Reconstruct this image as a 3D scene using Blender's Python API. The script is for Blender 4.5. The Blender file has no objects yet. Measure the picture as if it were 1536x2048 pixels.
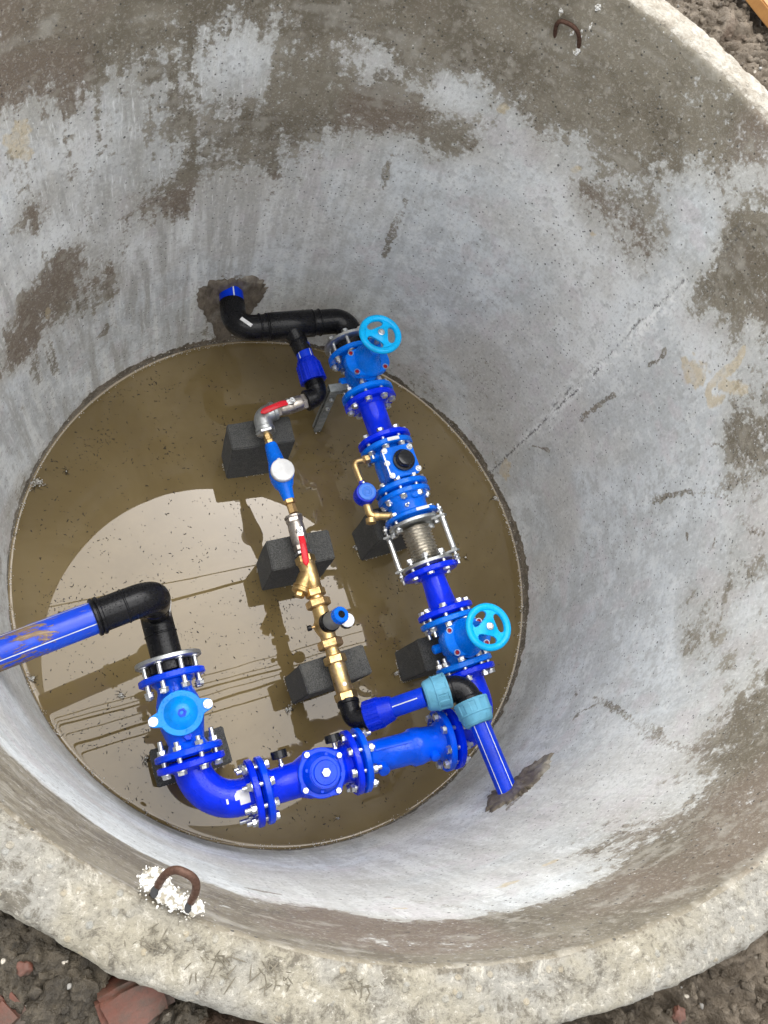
import bpy, bmesh, math, random
import numpy as np
from mathutils import Vector, Matrix, noise
random.seed(7); rng = np.random.default_rng(7)
PI = math.pi
scene = bpy.context.scene
C = scene.collection
# ------------------------------------------------------------------ camera
FPX, RX, RY = 1521.9, 0.33858, -0.26392
CAM = Vector((-0.39705, -0.77743, 2.86843))
H = 1.8227            # rim height above the water
RO = 1.0857           # outer radius of the ring (inner is 1)
cam_data = bpy.data.cameras.new('camera'); cam = bpy.data.objects.new('camera', cam_data); C.objects.link(cam)
cam.location = CAM; cam.rotation_euler = (RX, RY, 0)
cam_data.sensor_fit = 'VERTICAL'; cam_data.sensor_height = 24; cam_data.lens = 24*FPX/2048
cam_data.clip_start = .05; cam_data.clip_end = 800
scene.camera = cam
CM = Matrix.Rotation(RY, 3, 'Y') @ Matrix.Rotation(RX, 3, 'X')
def at(x, y, z):
    """point of the place that lies at height z under picture point x, y"""
    d = CM @ Vector(((x-768)/FPX, -(y-1024)/FPX, -1)); return CAM + d*((z-CAM.z)/d.z)
WA, WB = -.03793, -.00476        # the well leans a little against the water level
def wz(x, y): return WA*x+WB*y
def on_water(x, y):
    d = CM @ Vector(((x-768)/FPX, -(y-1024)/FPX, -1)); n_ = Vector((-WA, -WB, 1)); return CAM + d*(-(CAM.dot(n_))/d.dot(n_))
def mirrored(x, y, h):
    """the point at height h that the water mirrors at picture point x, y"""
    p = on_water(x, y); n_ = Vector((-WA, -WB, 1)).normalized(); d = p-CAM; d = d-2*d.dot(n_)*n_; return p+d*((h-p.z)/d.z)
def wall(x, y):
    """angle and height on the inner wall"""
    d = CM @ Vector(((x-768)/FPX, -(y-1024)/FPX, -1))
    a = d.x*d.x+d.y*d.y; b = 2*(CAM.x*d.x+CAM.y*d.y); c = CAM.x**2+CAM.y**2-1
    p = CAM + d*((-b+math.sqrt(max(b*b-4*a*c, 0)))/2/a); return math.atan2(p.y, p.x), p.z
def radius(t, z):
    k = min(max(z/H, 0), 1)
    return 1 + (-.0033*(1-k)-.0016*k)*math.cos(2*t) - .0073*math.sin(2*t)

# ------------------------------------------------------------------ noise on arrays
_pm = np.random.default_rng(11).permutation(4096).astype(np.int32); _pv = np.random.default_rng(12).random(4096).astype(np.float32)
def vnoise(P):
    F = np.floor(P); I = F.astype(np.int32); f = (P-F).astype(np.float32); f = f*f*f*(f*(f*6-15)+10); out = 0
    hx = [_pm[(I[:, 0]+d) & 4095] for d in (0, 1)]
    for dx in (0, 1):
        for dy in (0, 1):
            hy = _pm[(hx[dx]+I[:, 1]+dy) & 4095]
            for dz in (0, 1):
                h = _pv[_pm[(hy+I[:, 2]+dz) & 4095]]
                out = out + h*(f[:, 0] if dx else 1-f[:, 0])*(f[:, 1] if dy else 1-f[:, 1])*(f[:, 2] if dz else 1-f[:, 2])
    return out
def fbm(P, scale, octaves=4, rough=.6, seed=0.):
    P = P*np.asarray(scale, dtype=np.float64)+seed*17.3; a = 1.; out = 0
    for i in range(octaves): out = out+a*vnoise(P); P = P*2.03+5.1; a *= rough
    return ((out-out.mean())/out.std()).astype(np.float32)      # zero mean, unit deviation
def sst(x, a, b): k = np.clip((x-a)/(b-a), 0, 1); return k*k*(3-2*k)
def lerp(a, b, t): return a+(b-a)*t

# ------------------------------------------------------------------ materials
def newmat(name):
    m = bpy.data.materials.new(name); m.use_nodes = True; nt = m.node_tree
    return m, nt, nt.nodes['Principled BSDF']
class N:
    def __init__(s, nt): s.nt = nt
    def a(s, typ, **k):
        n = s.nt.nodes.new(typ)
        for q, v in k.items():
            if q == 'i':
                for kk, vv in v.items():
                    if isinstance(vv, bpy.types.NodeSocket): s.nt.links.new(vv, n.inputs[kk])
                    else: n.inputs[kk].default_value = vv
            else: setattr(n, q, v)
        return n
    def m(s, op, a, b=0., c=0., clamp=False):
        n = s.a('ShaderNodeMath', operation=op, use_clamp=clamp, i={0: a, 1: b}); 
        if op in ('MULTIPLY_ADD', 'SMOOTH_MIN'): 
            if isinstance(c, bpy.types.NodeSocket): s.nt.links.new(c, n.inputs[2])
            else: n.inputs[2].default_value = c
        return n.outputs[0]
    def ss(s, v, lo, hi, o0=0., o1=1.):
        return s.a('ShaderNodeMapRange', interpolation_type='SMOOTHSTEP', i={'Value': v, 'From Min': lo, 'From Max': hi, 'To Min': o0, 'To Max': o1}).outputs[0]
    def mix(s, f, a, b, blend='MIX'):
        n = s.a('ShaderNodeMix', data_type='RGBA', blend_type=blend)
        for k, v in ((0, f), (6, a), (7, b)):
            if isinstance(v, bpy.types.NodeSocket): s.nt.links.new(v, n.inputs[k])
            else: n.inputs[k].default_value = (tuple(v)+(1,))[:4] if isinstance(v, (tuple, list)) else v
        return n.outputs[2]
    def noise(s, co, scale, detail=6, rough=.6, dist=0., lac=2.):
        return s.a('ShaderNodeTexNoise', i={'Vector': co, 'Scale': scale, 'Detail': detail, 'Roughness': rough, 'Distortion': dist, 'Lacunarity': lac}).outputs[0]
    def vor(s, co, scale, feature='F1', rnd=1.):
        return s.a('ShaderNodeTexVoronoi', feature=feature, i={'Vector': co, 'Scale': scale, 'Randomness': rnd})
    def map(s, co, sc):
        return s.a('ShaderNodeMapping', i={'Vector': co, 'Scale': sc}).outputs[0]
    def co(s): return s.a('ShaderNodeTexCoord').outputs['Object']
    def bump(s, h, strength, dist, nrm=None):
        n = s.a('ShaderNodeBump', i={'Height': h, 'Strength': strength, 'Distance': dist})
        if nrm is not None: s.nt.links.new(nrm, n.inputs['Normal'])
        return n.outputs[0]
    def attr(s, name): return s.a('ShaderNodeAttribute', attribute_name=name).outputs['Fac']
def setp(nt, p, **k):
    for q, v in k.items():
        q = q.replace('_', ' ')
        if isinstance(v, bpy.types.NodeSocket): nt.links.new(v, p.inputs[q])
        else: p.inputs[q].default_value = (tuple(v)+(1,))[:4] if isinstance(v, (tuple, list)) else v

def paint(name, col, rough=.28, drops=1., cast=.5, dirt=.25, metallic=0., coat=.22):
    m, nt, p = newmat(name); n = N(nt); co = n.co()
    big = n.noise(co, 14, 5); fine = n.noise(co, 160, 4)
    v = n.vor(co, 150); v2 = n.vor(co, 330)
    # droplets of rain: small domes where the cell centre is close, only in some patches
    patch = n.ss(n.noise(co, 18, 2), .38, .56)
    d1 = n.m('MULTIPLY', n.ss(v.outputs['Distance'], .30, .0), patch)
    d2 = n.m('MULTIPLY', n.ss(v2.outputs['Distance'], .28, .0), patch)
    hgt = n.m('ADD', n.m('MULTIPLY', d1, 1.0*drops), n.m('MULTIPLY', d2, .45*drops))
    hgt = n.m('ADD', hgt, n.m('MULTIPLY', fine, .10*cast)); hgt = n.m('ADD', hgt, n.m('MULTIPLY', big, .5*cast))
    c2 = tuple(x*.72 for x in col)
    base = n.mix(n.ss(big, .35, .7), col, c2)
    df = n.m('MULTIPLY', n.ss(n.noise(co, 22, 9, .75), .62, .74), dirt)
    base = n.mix(df, base, (.16, .12, .07))
    setp(nt, p, Base_Color=base, Roughness=n.ss(fine, .3, .7, rough*.8, rough*1.35), Metallic=metallic,
         Coat_Weight=coat*.6, Coat_Roughness=.08, Specular_IOR_Level=.22, Normal=n.bump(hgt, .65, .0032))
    return m
def metal(name, col, rough=.35, scale=60, stain=(.2, .17, .12), st=.3, bumpd=.0008, met=1.):
    m, nt, p = newmat(name); n = N(nt); co = n.co()
    a = n.noise(co, scale, 7, .65); b = n.noise(co, 12, 4)
    base = n.mix(n.ss(a, .35, .7), col, tuple(x*.66 for x in col))
    base = n.mix(n.m('MULTIPLY', n.ss(b, .5, .72), st), base, stain)
    setp(nt, p, Base_Color=base, Metallic=met, Roughness=n.ss(a, .25, .75, rough*.7, rough*1.5), Normal=n.bump(a, .5, bumpd))
    return m
M = {}
M['deep_blue'] = paint('deep_blue_epoxy', (.0, .028, .86), .18)
M['mid_blue'] = paint('mid_blue_epoxy', (.0, .060, .86), .2)
M['light_blue'] = paint('light_blue_epoxy', (.0, .165, .86), .22)
M['sky_blue'] = paint('sky_blue_enamel', (.0, .44, .90), .28, drops=.4, dirt=.05)
M['valve_blue'] = paint('bright_blue_epoxy', (.0, .190, .88), .24, drops=.5, dirt=.1)
M['cover_blue'] = paint('cover_blue_epoxy', (.0, .27, .90), .2, drops=2.2, dirt=.05, cast=.6)
M['body_blue'] = paint('body_blue_epoxy', (.0, .095, .86), .2, drops=1.2)
M['pe_blue'] = paint('blue_polyethylene', (.0, .040, .66), .32, drops=.2, cast=.2, dirt=.3, coat=.1)
M['coupling_blue'] = paint('blue_coupling_plastic', (.0, .022, .58), .28, drops=.6, cast=.3, dirt=.25, coat=.1)
M['nut_blue'] = paint('pale_blue_plastic', (.13, .38, .54), .5, drops=.8, cast=.4, dirt=.2, coat=0)
M['black'] = paint('black_polyethylene', (.006, .006, .0075), .3, drops=1.1, cast=.5, dirt=.12, coat=.2)
M['black_gloss'] = paint('black_gloss_plastic', (.012, .013, .016), .15, drops=.3, cast=.1, dirt=.05, coat=.6)
M['cap_blue'] = paint('pale_cap_blue', (.06, .22, .78), .4, drops=.2, cast=.1, dirt=.05)
M['red'] = paint('red_plastic_sleeve', (.72, .02, .035), .3, drops=.4, cast=.2, dirt=.05)
M['dark_red'] = paint('dark_red_plug', (.35, .006, .012), .35, drops=.0, cast=.1, dirt=.0)
M['white'] = paint('white_plastic', (.80, .80, .80), .35, drops=.5, cast=.1, dirt=.08, coat=.1)
M['stripe'] = paint('white_stripe', (.74, .78, .80), .4, drops=0, cast=0, dirt=.15, coat=0)
M['grey_plastic'] = paint('grey_plastic', (.17, .17, .16), .45, drops=.4, cast=.2, dirt=.3, coat=0)
M['brass'] = metal('brass', (.80, .56, .25), .36, 55, (.30, .19, .07), .5, .0007)
M['brass_hex'] = metal('worn_brass', (.74, .50, .23), .42, 90, (.26, .16, .07), .5, .0005)
M['nickel'] = metal('nickel_plated_brass', (.62, .56, .50), .34, 60, (.25, .2, .15), .35, .0006)
M['zinc'] = metal('zinc_plated_steel', (.80, .82, .83), .30, 50, (.45, .42, .36), .25, .0005)
M['galv'] = metal('galvanised_steel', (.60, .62, .62), .42, 35, (.33, .31, .27), .5, .0012)
M['galv_dark'] = metal('weathered_strut', (.30, .32, .31), .5, 35, (.10, .09, .07), .6, .001, .6)
M['steel'] = metal('stainless_steel', (.85, .82, .76), .30, 80, (.4, .36, .28), .3, .0002)
M['rust'] = metal('rusty_steel', (.085, .040, .024), .6, 120, (.035, .020, .015), .7, .0012, .35)

def mat_foam():
    m, nt, p = newmat('black_foam_concrete'); n = N(nt); co = n.co()
    a = n.noise(co, 260, 4, .7); b = n.noise(co, 25, 6, .65)
    base = n.mix(n.ss(a, .3, .72), (.020, .020, .019), (.095, .096, .092))
    base = n.mix(n.m('MULTIPLY', n.ss(b, .5, .68), .45), base, (.105, .102, .090))
    v = n.vor(co, 120).outputs['Distance']
    setp(nt, p, Base_Color=base, Roughness=.85, Normal=n.bump(n.m('ADD', a, n.m('MULTIPLY', n.ss(v, .0, .25), .6)), .7, .0025))
    return m
M['foam'] = mat_foam()
def mat_poly():
    m, nt, p = newmat('white_foam_beads'); n = N(nt); co = n.co()
    v = n.vor(co, 170); a = n.noise(co, 60, 4)
    base = n.mix(n.ss(a, .55, .7), (.80, .79, .75), (.42, .36, .27))
    base = n.mix(n.ss(v.outputs['Distance'], .45, .75), base, (.30, .27, .21))
    setp(nt, p, Base_Color=base, Roughness=.8, Normal=n.bump(n.ss(v.outputs['Distance'], .8, 0), .8, .004))
    return m
M['beads'] = mat_poly()
def mat_mortar():
    m, nt, p = newmat('smeared_wet_mortar'); n = N(nt); co = n.co()
    s = n.noise(n.map(co, (1, 1, .5)), 45, 8, .7, .6); b = n.noise(co, 9, 5)
    base = n.mix(n.ss(s, .3, .7), (.07, .056, .040), (.20, .168, .13))
    base = n.mix(n.m('MULTIPLY', n.ss(b, .55, .68), .5), base, (.36, .34, .30))
    setp(nt, p, Base_Color=base, Roughness=.55, Normal=n.bump(s, .8, .006))
    return m
M['mortar'] = mat_mortar()
def mat_pe_muddy():
    m, nt, p = newmat('muddy_blue_polyethylene'); n = N(nt); co = n.co()
    big = n.noise(co, 9, 5); sm = n.noise(n.map(co, (11, 46, 46)), 1, 6, .74, .8)
    x = n.a('ShaderNodeSeparateXYZ', i={'Vector': co}).outputs[0]
    near = n.m('MULTIPLY', n.ss(x, .22, .36), 1.)      # mud is thick towards the wall end
    mud = n.ss(n.m('ADD', sm, n.m('MULTIPLY', near, .13)), .59, .66)
    mud = n.m('MULTIPLY', mud, n.ss(n.m('ADD', big, n.m('MULTIPLY', near, .2)), .50, .62))
    base = n.mix(n.ss(big, .3, .7), (.0, .085, .74), (.0, .045, .55))
    base = n.mix(mud, base, n.mix(n.ss(sm, .56, .70), (.20, .13, .07), (.36, .26, .16)))
    setp(nt, p, Base_Color=base, Roughness=n.m('MULTIPLY_ADD', mud, .5, .3), Coat_Weight=.15, Normal=n.bump(n.m('ADD', mud, n.m('MULTIPLY', sm, .2)), .5, .002))
    return m
M['pe_mud'] = mat_pe_muddy()

def mat_wall():
    m, nt, p = newmat('cast_concrete_wall'); n = N(nt); co = n.co()
    C_ = lambda nm: n.a('ShaderNodeAttribute', attribute_name=nm).outputs['Color']
    wetf = n.attr('wetf'); strk = n.attr('streaky'); crack = n.attr('crack')
    n3 = n.noise(co, 95, 4, .72); n5 = n.noise(co, 330, 2, .7); vf = n.noise(n.map(co, (120, 120, 15)), 1, 3, .7)
    wf = n.ss(n.m('ADD', wetf, n.m('MULTIPLY', n.m('SUBTRACT', n3, .5), n.ss(wetf, .01, .22, 0, 2.2))), .18, .84)
    dry = n.mix(n.m('MULTIPLY', n.ss(n3, .50, .70), .50), C_('dryc'), (.30, .30, .295))
    dry = n.mix(n.m('MULTIPLY', n.ss(n3, .46, .28), .55), dry, (.76, .77, .76))
    dry = n.mix(n.m('MULTIPLY', n.ss(vf, .56, .74), n.m('MULTIPLY_ADD', strk, .5, .22)), dry, (.80, .81, .80))
    dry = n.mix(n.m('MULTIPLY', n.ss(vf, .42, .26), n.m('MULTIPLY_ADD', strk, .45, .15)), dry, (.30, .29, .27))
    wc = n.mix(n.m('MULTIPLY', n.ss(n3, .50, .70), .55), C_('wetc'), (.42, .39, .335))
    wc = n.mix(n.m('MULTIPLY', n.ss(n3, .44, .28), .5), wc, (.10, .086, .062))
    col = n.mix(wf, dry, wc)
    col = n.mix(n.m('MULTIPLY', crack, n.ss(n3, .40, .54)), col, (.09, .085, .08))
    v1 = n.vor(co, 27); v2 = n.vor(co, 70)
    c1 = n.a('ShaderNodeSeparateColor', i={0: v1.outputs['Color']}); c2 = n.a('ShaderNodeSeparateColor', i={0: v2.outputs['Color']})
    p1 = n.m('MULTIPLY', n.m('LESS_THAN', v1.outputs['Distance'], n.m('MULTIPLY', c1.outputs[1], .11)), n.ss(c1.outputs[0], .55, .6))
    p2 = n.m('MULTIPLY', n.ss(v2.outputs['Distance'], .20, .12), n.ss(c2.outputs[0], .60, .64))
    pit = n.m('MAXIMUM', p1, p2)
    col = n.mix(n.m('MULTIPLY', pit, .8), col, (.05, .048, .044))
    gr = n.m('MULTIPLY', n.ss(v2.outputs['Distance'], .15, .08), n.ss(c2.outputs[1], .93, .95))
    col = n.mix(n.m('MULTIPLY', gr, .7), col, (.85, .85, .83))
    hgt = n.m('ADD', n3, n.m('MULTIPLY', n5, .4)); hgt = n.m('SUBTRACT', hgt, n.m('MULTIPLY', pit, .9)); hgt = n.m('SUBTRACT', hgt, n.m('MULTIPLY', crack, .5))
    setp(nt, p, Base_Color=col, Roughness=n.m('MULTIPLY_ADD', wf, -.26, .88), Normal=n.bump(hgt, .7, .0035))
    return m
M['wall'] = mat_wall()
def mat_rim():
    m, nt, p = newmat('rough_rim_concrete'); n = N(nt); co = n.co()
    n1 = n.noise(co, 6, 4, .65); n2 = n.noise(co, 30, 6, .78, .4); n3 = n.noise(co, 150, 4, .75)
    v = n.vor(co, 62); cc = n.a('ShaderNodeSeparateColor', i={0: v.outputs['Color']})
    col = n.mix(n.ss(n1, .40, .60), (.258, .247, .216), (.270, .246, .188))
    col = n.mix(n.m('MULTIPLY', n.ss(n2, .50, .64), .9), col, (.105, .092, .070))
    col = n.mix(n.m('MULTIPLY', n.ss(n2, .46, .32), .85), col, (.47, .44, .375))
    st = n.m('MULTIPLY', n.ss(n.m('ADD', v.outputs['Distance'], n.m('MULTIPLY', n3, .3)), .50, .36), n.ss(cc.outputs[0], .5, .55))
    col = n.mix(n.m('MULTIPLY', st, .55), col, n.mix(cc.outputs[1], (.33, .27, .17), (.27, .28, .27)))
    col = n.mix(n.m('MULTIPLY', n.ss(n3, .52, .70), .6), col, (.09, .078, .058)); col = n.mix(n.m('MULTIPLY', n.ss(n3, .44, .28), .6), col, (.54, .51, .44))
    col = n.mix(n.m('MULTIPLY', n.attr('pale'), .8), col, n.mix(n.ss(n2, .38, .6), (.52, .49, .43), (.36, .32, .26)))
    col = n.mix(n.m('MULTIPLY', n.ss(n.m('ADD', n.attr('damp'), n.m('MULTIPLY', n.m('SUBTRACT', n2, .5), 1.2)), .30, .7), .85), col, n.mix(n.ss(n3, .4, .62), (.19, .165, .125), (.105, .09, .066)))
    hgt = n.m('ADD', n2, n.m('MULTIPLY', n3, .55)); hgt = n.m('ADD', hgt, n.m('MULTIPLY', st, .25))
    setp(nt, p, Base_Color=col, Roughness=.88, Normal=n.bump(hgt, 1., .007))
    return m
M['rim'] = mat_rim()
def mat_soil():
    m, nt, p = newmat('wet_clay_soil'); n = N(nt); co = n.co()
    n1 = n.noise(co, 3.5, 3); n2 = n.noise(co, 26, 5, .7); n3 = n.noise(co, 140, 4, .75); t = n.attr('pale')
    col = n.mix(n.ss(n2, .35, .65), (.026, .020, .012), (.080, .064, .042))
    lite = n.mix(n.ss(n2, .35, .65), (.11, .085, .058), (.21, .17, .125))
    col = n.mix(t, col, lite)
    col = n.mix(n.m('MULTIPLY', n.ss(n1, .58, .66), .4), col, (.11, .05, .027))
    v = n.vor(co, 70); vc = n.a('ShaderNodeSeparateColor', i={0: v.outputs['Color']}).outputs[0]
    col = n.mix(n.m('MULTIPLY', n.ss(v.outputs['Distance'], .3, .15), n.ss(vc, .92, .95)), col, (.55, .50, .42))
    hgt = n.m('ADD', n2, n.m('MULTIPLY', n3, .5))
    setp(nt, p, Base_Color=col, Roughness=n.ss(n3, .3, .7, .30, .8), Normal=n.bump(hgt, 1., .012))
    return m
M['soil'] = mat_soil()
def mat_water():
    m, nt, p = newmat('murky_water'); n = N(nt); co = n.co()
    n1 = n.noise(co, 1.8, 5, .6, .5); n2 = n.noise(co, 3.2, 2)
    col = n.mix(n.ss(n1, .35, .68), (.205, .152, .070), (.148, .106, .043))
    nt.nodes.remove(p)
    bn = n.bump(n.noise(co, 5, 1.5), .10, .0015)
    dif = n.a('ShaderNodeBsdfDiffuse', i={'Color': col})
    gl = n.a('ShaderNodeBsdfGlossy', i={'Color': (1., .95, .90, 1), 'Roughness': .004, 'Normal': bn})
    fr = n.a('ShaderNodeFresnel', i={'IOR': 1.62, 'Normal': bn})
    mx = n.a('ShaderNodeMixShader', i={0: fr.outputs[0], 1: dif.outputs[0], 2: gl.outputs[0]})
    nt.links.new(mx.outputs[0], nt.nodes['Material Output'].inputs[0])
    return m
M['water'] = mat_water()
def flat(name, a, b, sc=30, rough=.7, bumpd=.002):
    m, nt, p = newmat(name); n = N(nt); co = n.co(); k = n.noise(co, sc, 7, .7)
    setp(nt, p, Base_Color=n.mix(n.ss(k, .35, .65), a, b), Roughness=rough, Normal=n.bump(k, .6, bumpd)); return m
M['debris'] = flat('dark_plant_debris', (.012, .009, .005), (.04, .028, .015), 90)
M['scum'] = flat('waterline_scum', (.30, .24, .15), (.62, .56, .45), 120)
M['cable'] = flat('black_cable', (.02, .02, .02), (.04, .04, .04))
M['brick'] = flat('muddy_red_brick', (.10, .032, .018), (.042, .031, .021), 15, .6, .008)
M['wood'] = flat('orange_timber', (.42, .21, .06), (.30, .13, .04), 12, .6)
M['stone'] = flat('grey_stone', (.30, .29, .27), (.20, .19, .17), 30, .8, .006)
M['rubber_and_shade'] = flat('black_rubber_and_pocket_shade', (.012, .012, .012), (.02, .02, .02))

# ------------------------------------------------------------------ objects
def tag(o, label=None, cat=None, group=None, kind=None):
    if label: o['label'] = label
    if cat: o['category'] = cat
    if group: o['group'] = group
    if kind: o['kind'] = kind
    return o
def frame(a, b, up=(0, 0, 1)):
    x = (Vector(b)-Vector(a)).normalized(); u = Vector(up)
    y = u.cross(x)
    if y.length < 1e-4: y = Vector((0, 1, 0))
    y.normalize(); z = x.cross(y)
    m = Matrix((x, y, z)).transposed().to_4x4(); m.translation = Vector(a); return m
def thing(name, label, cat, mtx=None, group=None):
    o = bpy.data.objects.new(name, None); C.objects.link(o); o.empty_display_size = .05
    if mtx is not None: o.matrix_world = mtx
    o['_m'] = [c for r in o.matrix_world for c in r] if False else 0
    del o['_m']; MW[o.name] = mtx.copy() if mtx is not None else Matrix()
    return tag(o, label, cat, group)
MW = {}
I4 = Matrix()
AX = {'X': Matrix(), 'Y': Matrix.Rotation(PI/2, 4, 'Z'), 'Z': Matrix.Rotation(-PI/2, 4, 'Y'), '-X': Matrix.Rotation(PI, 4, 'Z'), '-Y': Matrix.Rotation(-PI/2, 4, 'Z'), '-Z': Matrix.Rotation(PI/2, 4, 'Y')}
def T(x, y, z): return Matrix.Translation((x, y, z))
class G:
    """a mesh in the making; every shape is given in the frame m"""
    def __init__(s, m=None): s.b = bmesh.new(); s.m = m.copy() if m is not None else Matrix()
    def _v(s, co, m): return s.b.verts.new(s.m @ m @ Vector(co))
    def lathe(s, prof, m=I4, seg=40, flute=None, oval=(1, 1)):
        rings = []
        for (x, r) in prof:
            if r <= 1e-6: rings.append([s._v((x, 0, 0), m)]); continue
            ring = []
            for k in range(seg):
                a = 2*PI*k/seg; rr = r
                if flute: rr = r + (flute[1] if (k*flute[0]*2//seg) % 2 == 0 else 0)
                ring.append(s._v((x, rr*math.cos(a)*oval[0], rr*math.sin(a)*oval[1]), m))
            rings.append(ring)
        for a, b in zip(rings, rings[1:]):
            if len(a) == 1 and len(b) == 1: continue
            for k in range(seg):
                k2 = (k+1) % seg
                if len(a) == 1: s.b.faces.new((a[0], b[k2], b[k]))
                elif len(b) == 1: s.b.faces.new((a[k], a[k2], b[0]))
                else: s.b.faces.new((a[k], a[k2], b[k2], b[k]))
        return s
    def cyl(s, x0, x1, r, m=I4, seg=32, ch=.0015):
        return s.lathe([(x0, 0), (x0, r-ch), (x0+ch, r), (x1-ch, r), (x1, r-ch), (x1, 0)], m, seg)
    def hexa(s, x0, x1, af, m=I4, rot=0.):
        r = af/2/math.cos(PI/6); c = min(.12*af, abs(x1-x0)*.3)
        mm = m @ Matrix.Rotation(rot, 4, 'X')
        return s.lathe([(x0, 0), (x0, r*.90), (x0+c*.5, r), (x1-c*.5, r), (x1, r*.90), (x1, 0)], mm, 6)
    def tube(s, pts, r, seg=28, cap=True, m=I4):
        pts = [Vector(p) for p in pts]; n = len(pts); rs = r if isinstance(r, (list, tuple)) else [r]*n
        t = [(pts[min(i+1, n-1)]-pts[max(i-1, 0)]).normalized() for i in range(n)]
        u = t[0].orthogonal().normalized(); rings = []
        for i in range(n):
            if i: u = (u - t[i]*u.dot(t[i])).normalized()
            w = t[i].cross(u)
            rings.append([s._v(pts[i]+(u*math.cos(2*PI*k/seg)+w*math.sin(2*PI*k/seg))*rs[i], m) for k in range(seg)])
        for a, b in zip(rings, rings[1:]):
            for k in range(seg): s.b.faces.new((a[k], a[(k+1) % seg], b[(k+1) % seg], b[k]))
        if cap: s.b.faces.new(rings[0][::-1]); s.b.faces.new(rings[-1])
        return s
    def box(s, c, size, m=I4, bev=0.):
        t = bmesh.new(); bmesh.ops.create_cube(t, size=1, matrix=Matrix.Translation(c) @ Matrix.Diagonal((*size, 1)))
        if bev: bmesh.ops.bevel(t, geom=list(t.edges), offset=bev, segments=2, affect='EDGES')
        s.add(t, m); return s
    def add(s, t, m=I4):
        mp = {v: s.b.verts.new(s.m @ m @ v.co) for v in t.verts}
        for f in t.faces: s.b.faces.new([mp[v] for v in f.verts])
        t.free()
    def plate(s, poly, z0, z1, m=I4, ch=.002):
        """extruded outline in xy with a chamfered top and bottom edge"""
        cx = sum(p[0] for p in poly)/len(poly); cy = sum(p[1] for p in poly)/len(poly); R = max(math.hypot(p[0]-cx, p[1]-cy) for p in poly)
        k = 1-ch/R; rows = []
        for z, q in ((z0, k), (z0+ch, 1), (z1-ch, 1), (z1, k)): rows.append([s._v((cx+(x-cx)*q, cy+(y-cy)*q, z), m) for x, y in poly])
        n = len(poly)
        for a, b in zip(rows, rows[1:]):
            for i in range(n): s.b.faces.new((a[i], a[(i+1) % n], b[(i+1) % n], b[i]))
        s.b.faces.new(rows[0][::-1]); s.b.faces.new(rows[-1]); return s
    def build(s, name, mat, parent=None, label=None, sharp=38, world=None):
        me = bpy.data.meshes.new(name); bmesh.ops.recalc_face_normals(s.b, faces=s.b.faces)
        if parent is not None: s.b.transform(abs_m(parent).inverted())
        s.b.to_mesh(me); s.b.free()
        me.materials.append(M[mat] if isinstance(mat, str) else mat)
        me.polygons.foreach_set('use_smooth', [True]*len(me.polygons)); me.set_sharp_from_angle(angle=math.radians(sharp))
        o = bpy.data.objects.new(name, me); C.objects.link(o)
        if parent is not None: o.parent = parent
        MW[o.name] = abs_m(parent).copy() if parent is not None else Matrix()
        if label: o['label'] = label
        return o
def abs_m(o): return MW[o.name]
def arc(a, c, b, R, n=12, ext=True):
    """path a -> corner c -> b with a bend of radius R"""
    a, b, c = Vector(a), Vector(b), Vector(c); d1 = (a-c).normalized(); d2 = (b-c).normalized()
    th = d1.angle(d2); L = R/math.tan(th/2); p1 = c+d1*L; p2 = c+d2*L
    o = c+(d1+d2).normalized()*(R/math.sin(th/2)); out = [a] if ext else []
    v1 = p1-o; v2 = p2-o; ang = v1.angle(v2)
    for i in range(n+1):
        k = i/n; out.append(o+(v1*math.sin((1-k)*ang)+v2*math.sin(k*ang))/math.sin(ang))
    if ext: out.append(b)
    return out

FT = .021; GAP = .0055       # flange thickness, half gap between faces
def flange_prof(x, d, r=.1, t=FT, neck=.052):
    """flange whose joint plane is x and whose body lies in direction d"""
    f = x+d*GAP
    return [(x+d*.0015, 0), (x+d*.0015, .064), (f, .067), (f, r-.004), (f+d*.003, r), (f+d*(t-.004), r), (f+d*t, r-.005), (f+d*t, neck+.012), (f+d*(t+.012), neck), (f+d*(t+.012), 0)]
def flange(par, m, x, d, mat, r=.1, t=FT, name='flange', label=None):
    g = G(m); p = flange_prof(x, d, r, t); g.lathe(p if d > 0 else p[::-1], seg=56)
    return g.build(name, mat, par, label)
def bolts(par, m, x, n=8, span=(FT+GAP, FT+GAP), head=-1, rc=.081, skip=(), mat='zinc', phase=.5, tail=.018):
    """bolts through the joint at x: head on side `head`, nut and thread tail on the other"""
    first = None
    for k in range(n):
        if k in skip: continue
        a = 2*PI*(k+phase)/n; rot = Matrix.Rotation(a, 4, 'X') @ T(0, 0, rc) 
        if head > 0: rot = T(2*x, 0, 0) @ Matrix.Rotation(a, 4, 'X') @ T(0, 0, rc) @ Matrix.Diagonal((-1, 1, 1, 1)) 
        g = G(m); x0 = x-span[0]; x1 = x+span[1]; tl = tail*random.uniform(.55, 1.15)
        rr = random.uniform(0, 1)
        g.lathe([(x0-.0035, 0), (x0-.0035, .0145), (x0-.0005, .0145), (x0-.0005, 0)], rot, 18)
        g.hexa(x0-.0145, x0-.0036, .0225, rot, rr)
        g.cyl(x0, x1+.012+tl, .0072, rot, 14)
        g.lathe([(x1+.0005, 0), (x1+.0005, .0145), (x1+.0032, .0145), (x1+.0032, 0)], rot, 18)
        g.hexa(x1+.0033, x1+.0155, .0225, rot, rr*1.7)
        g.build('bolt', mat, par)
def gasket(par, m, x, r=.076):
    G(m).lathe([(x-.0014, 0), (x-.0014, r), (x+.0014, r), (x+.0014, 0)], seg=40).build('gasket', 'rubber_and_shade', par)

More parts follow.
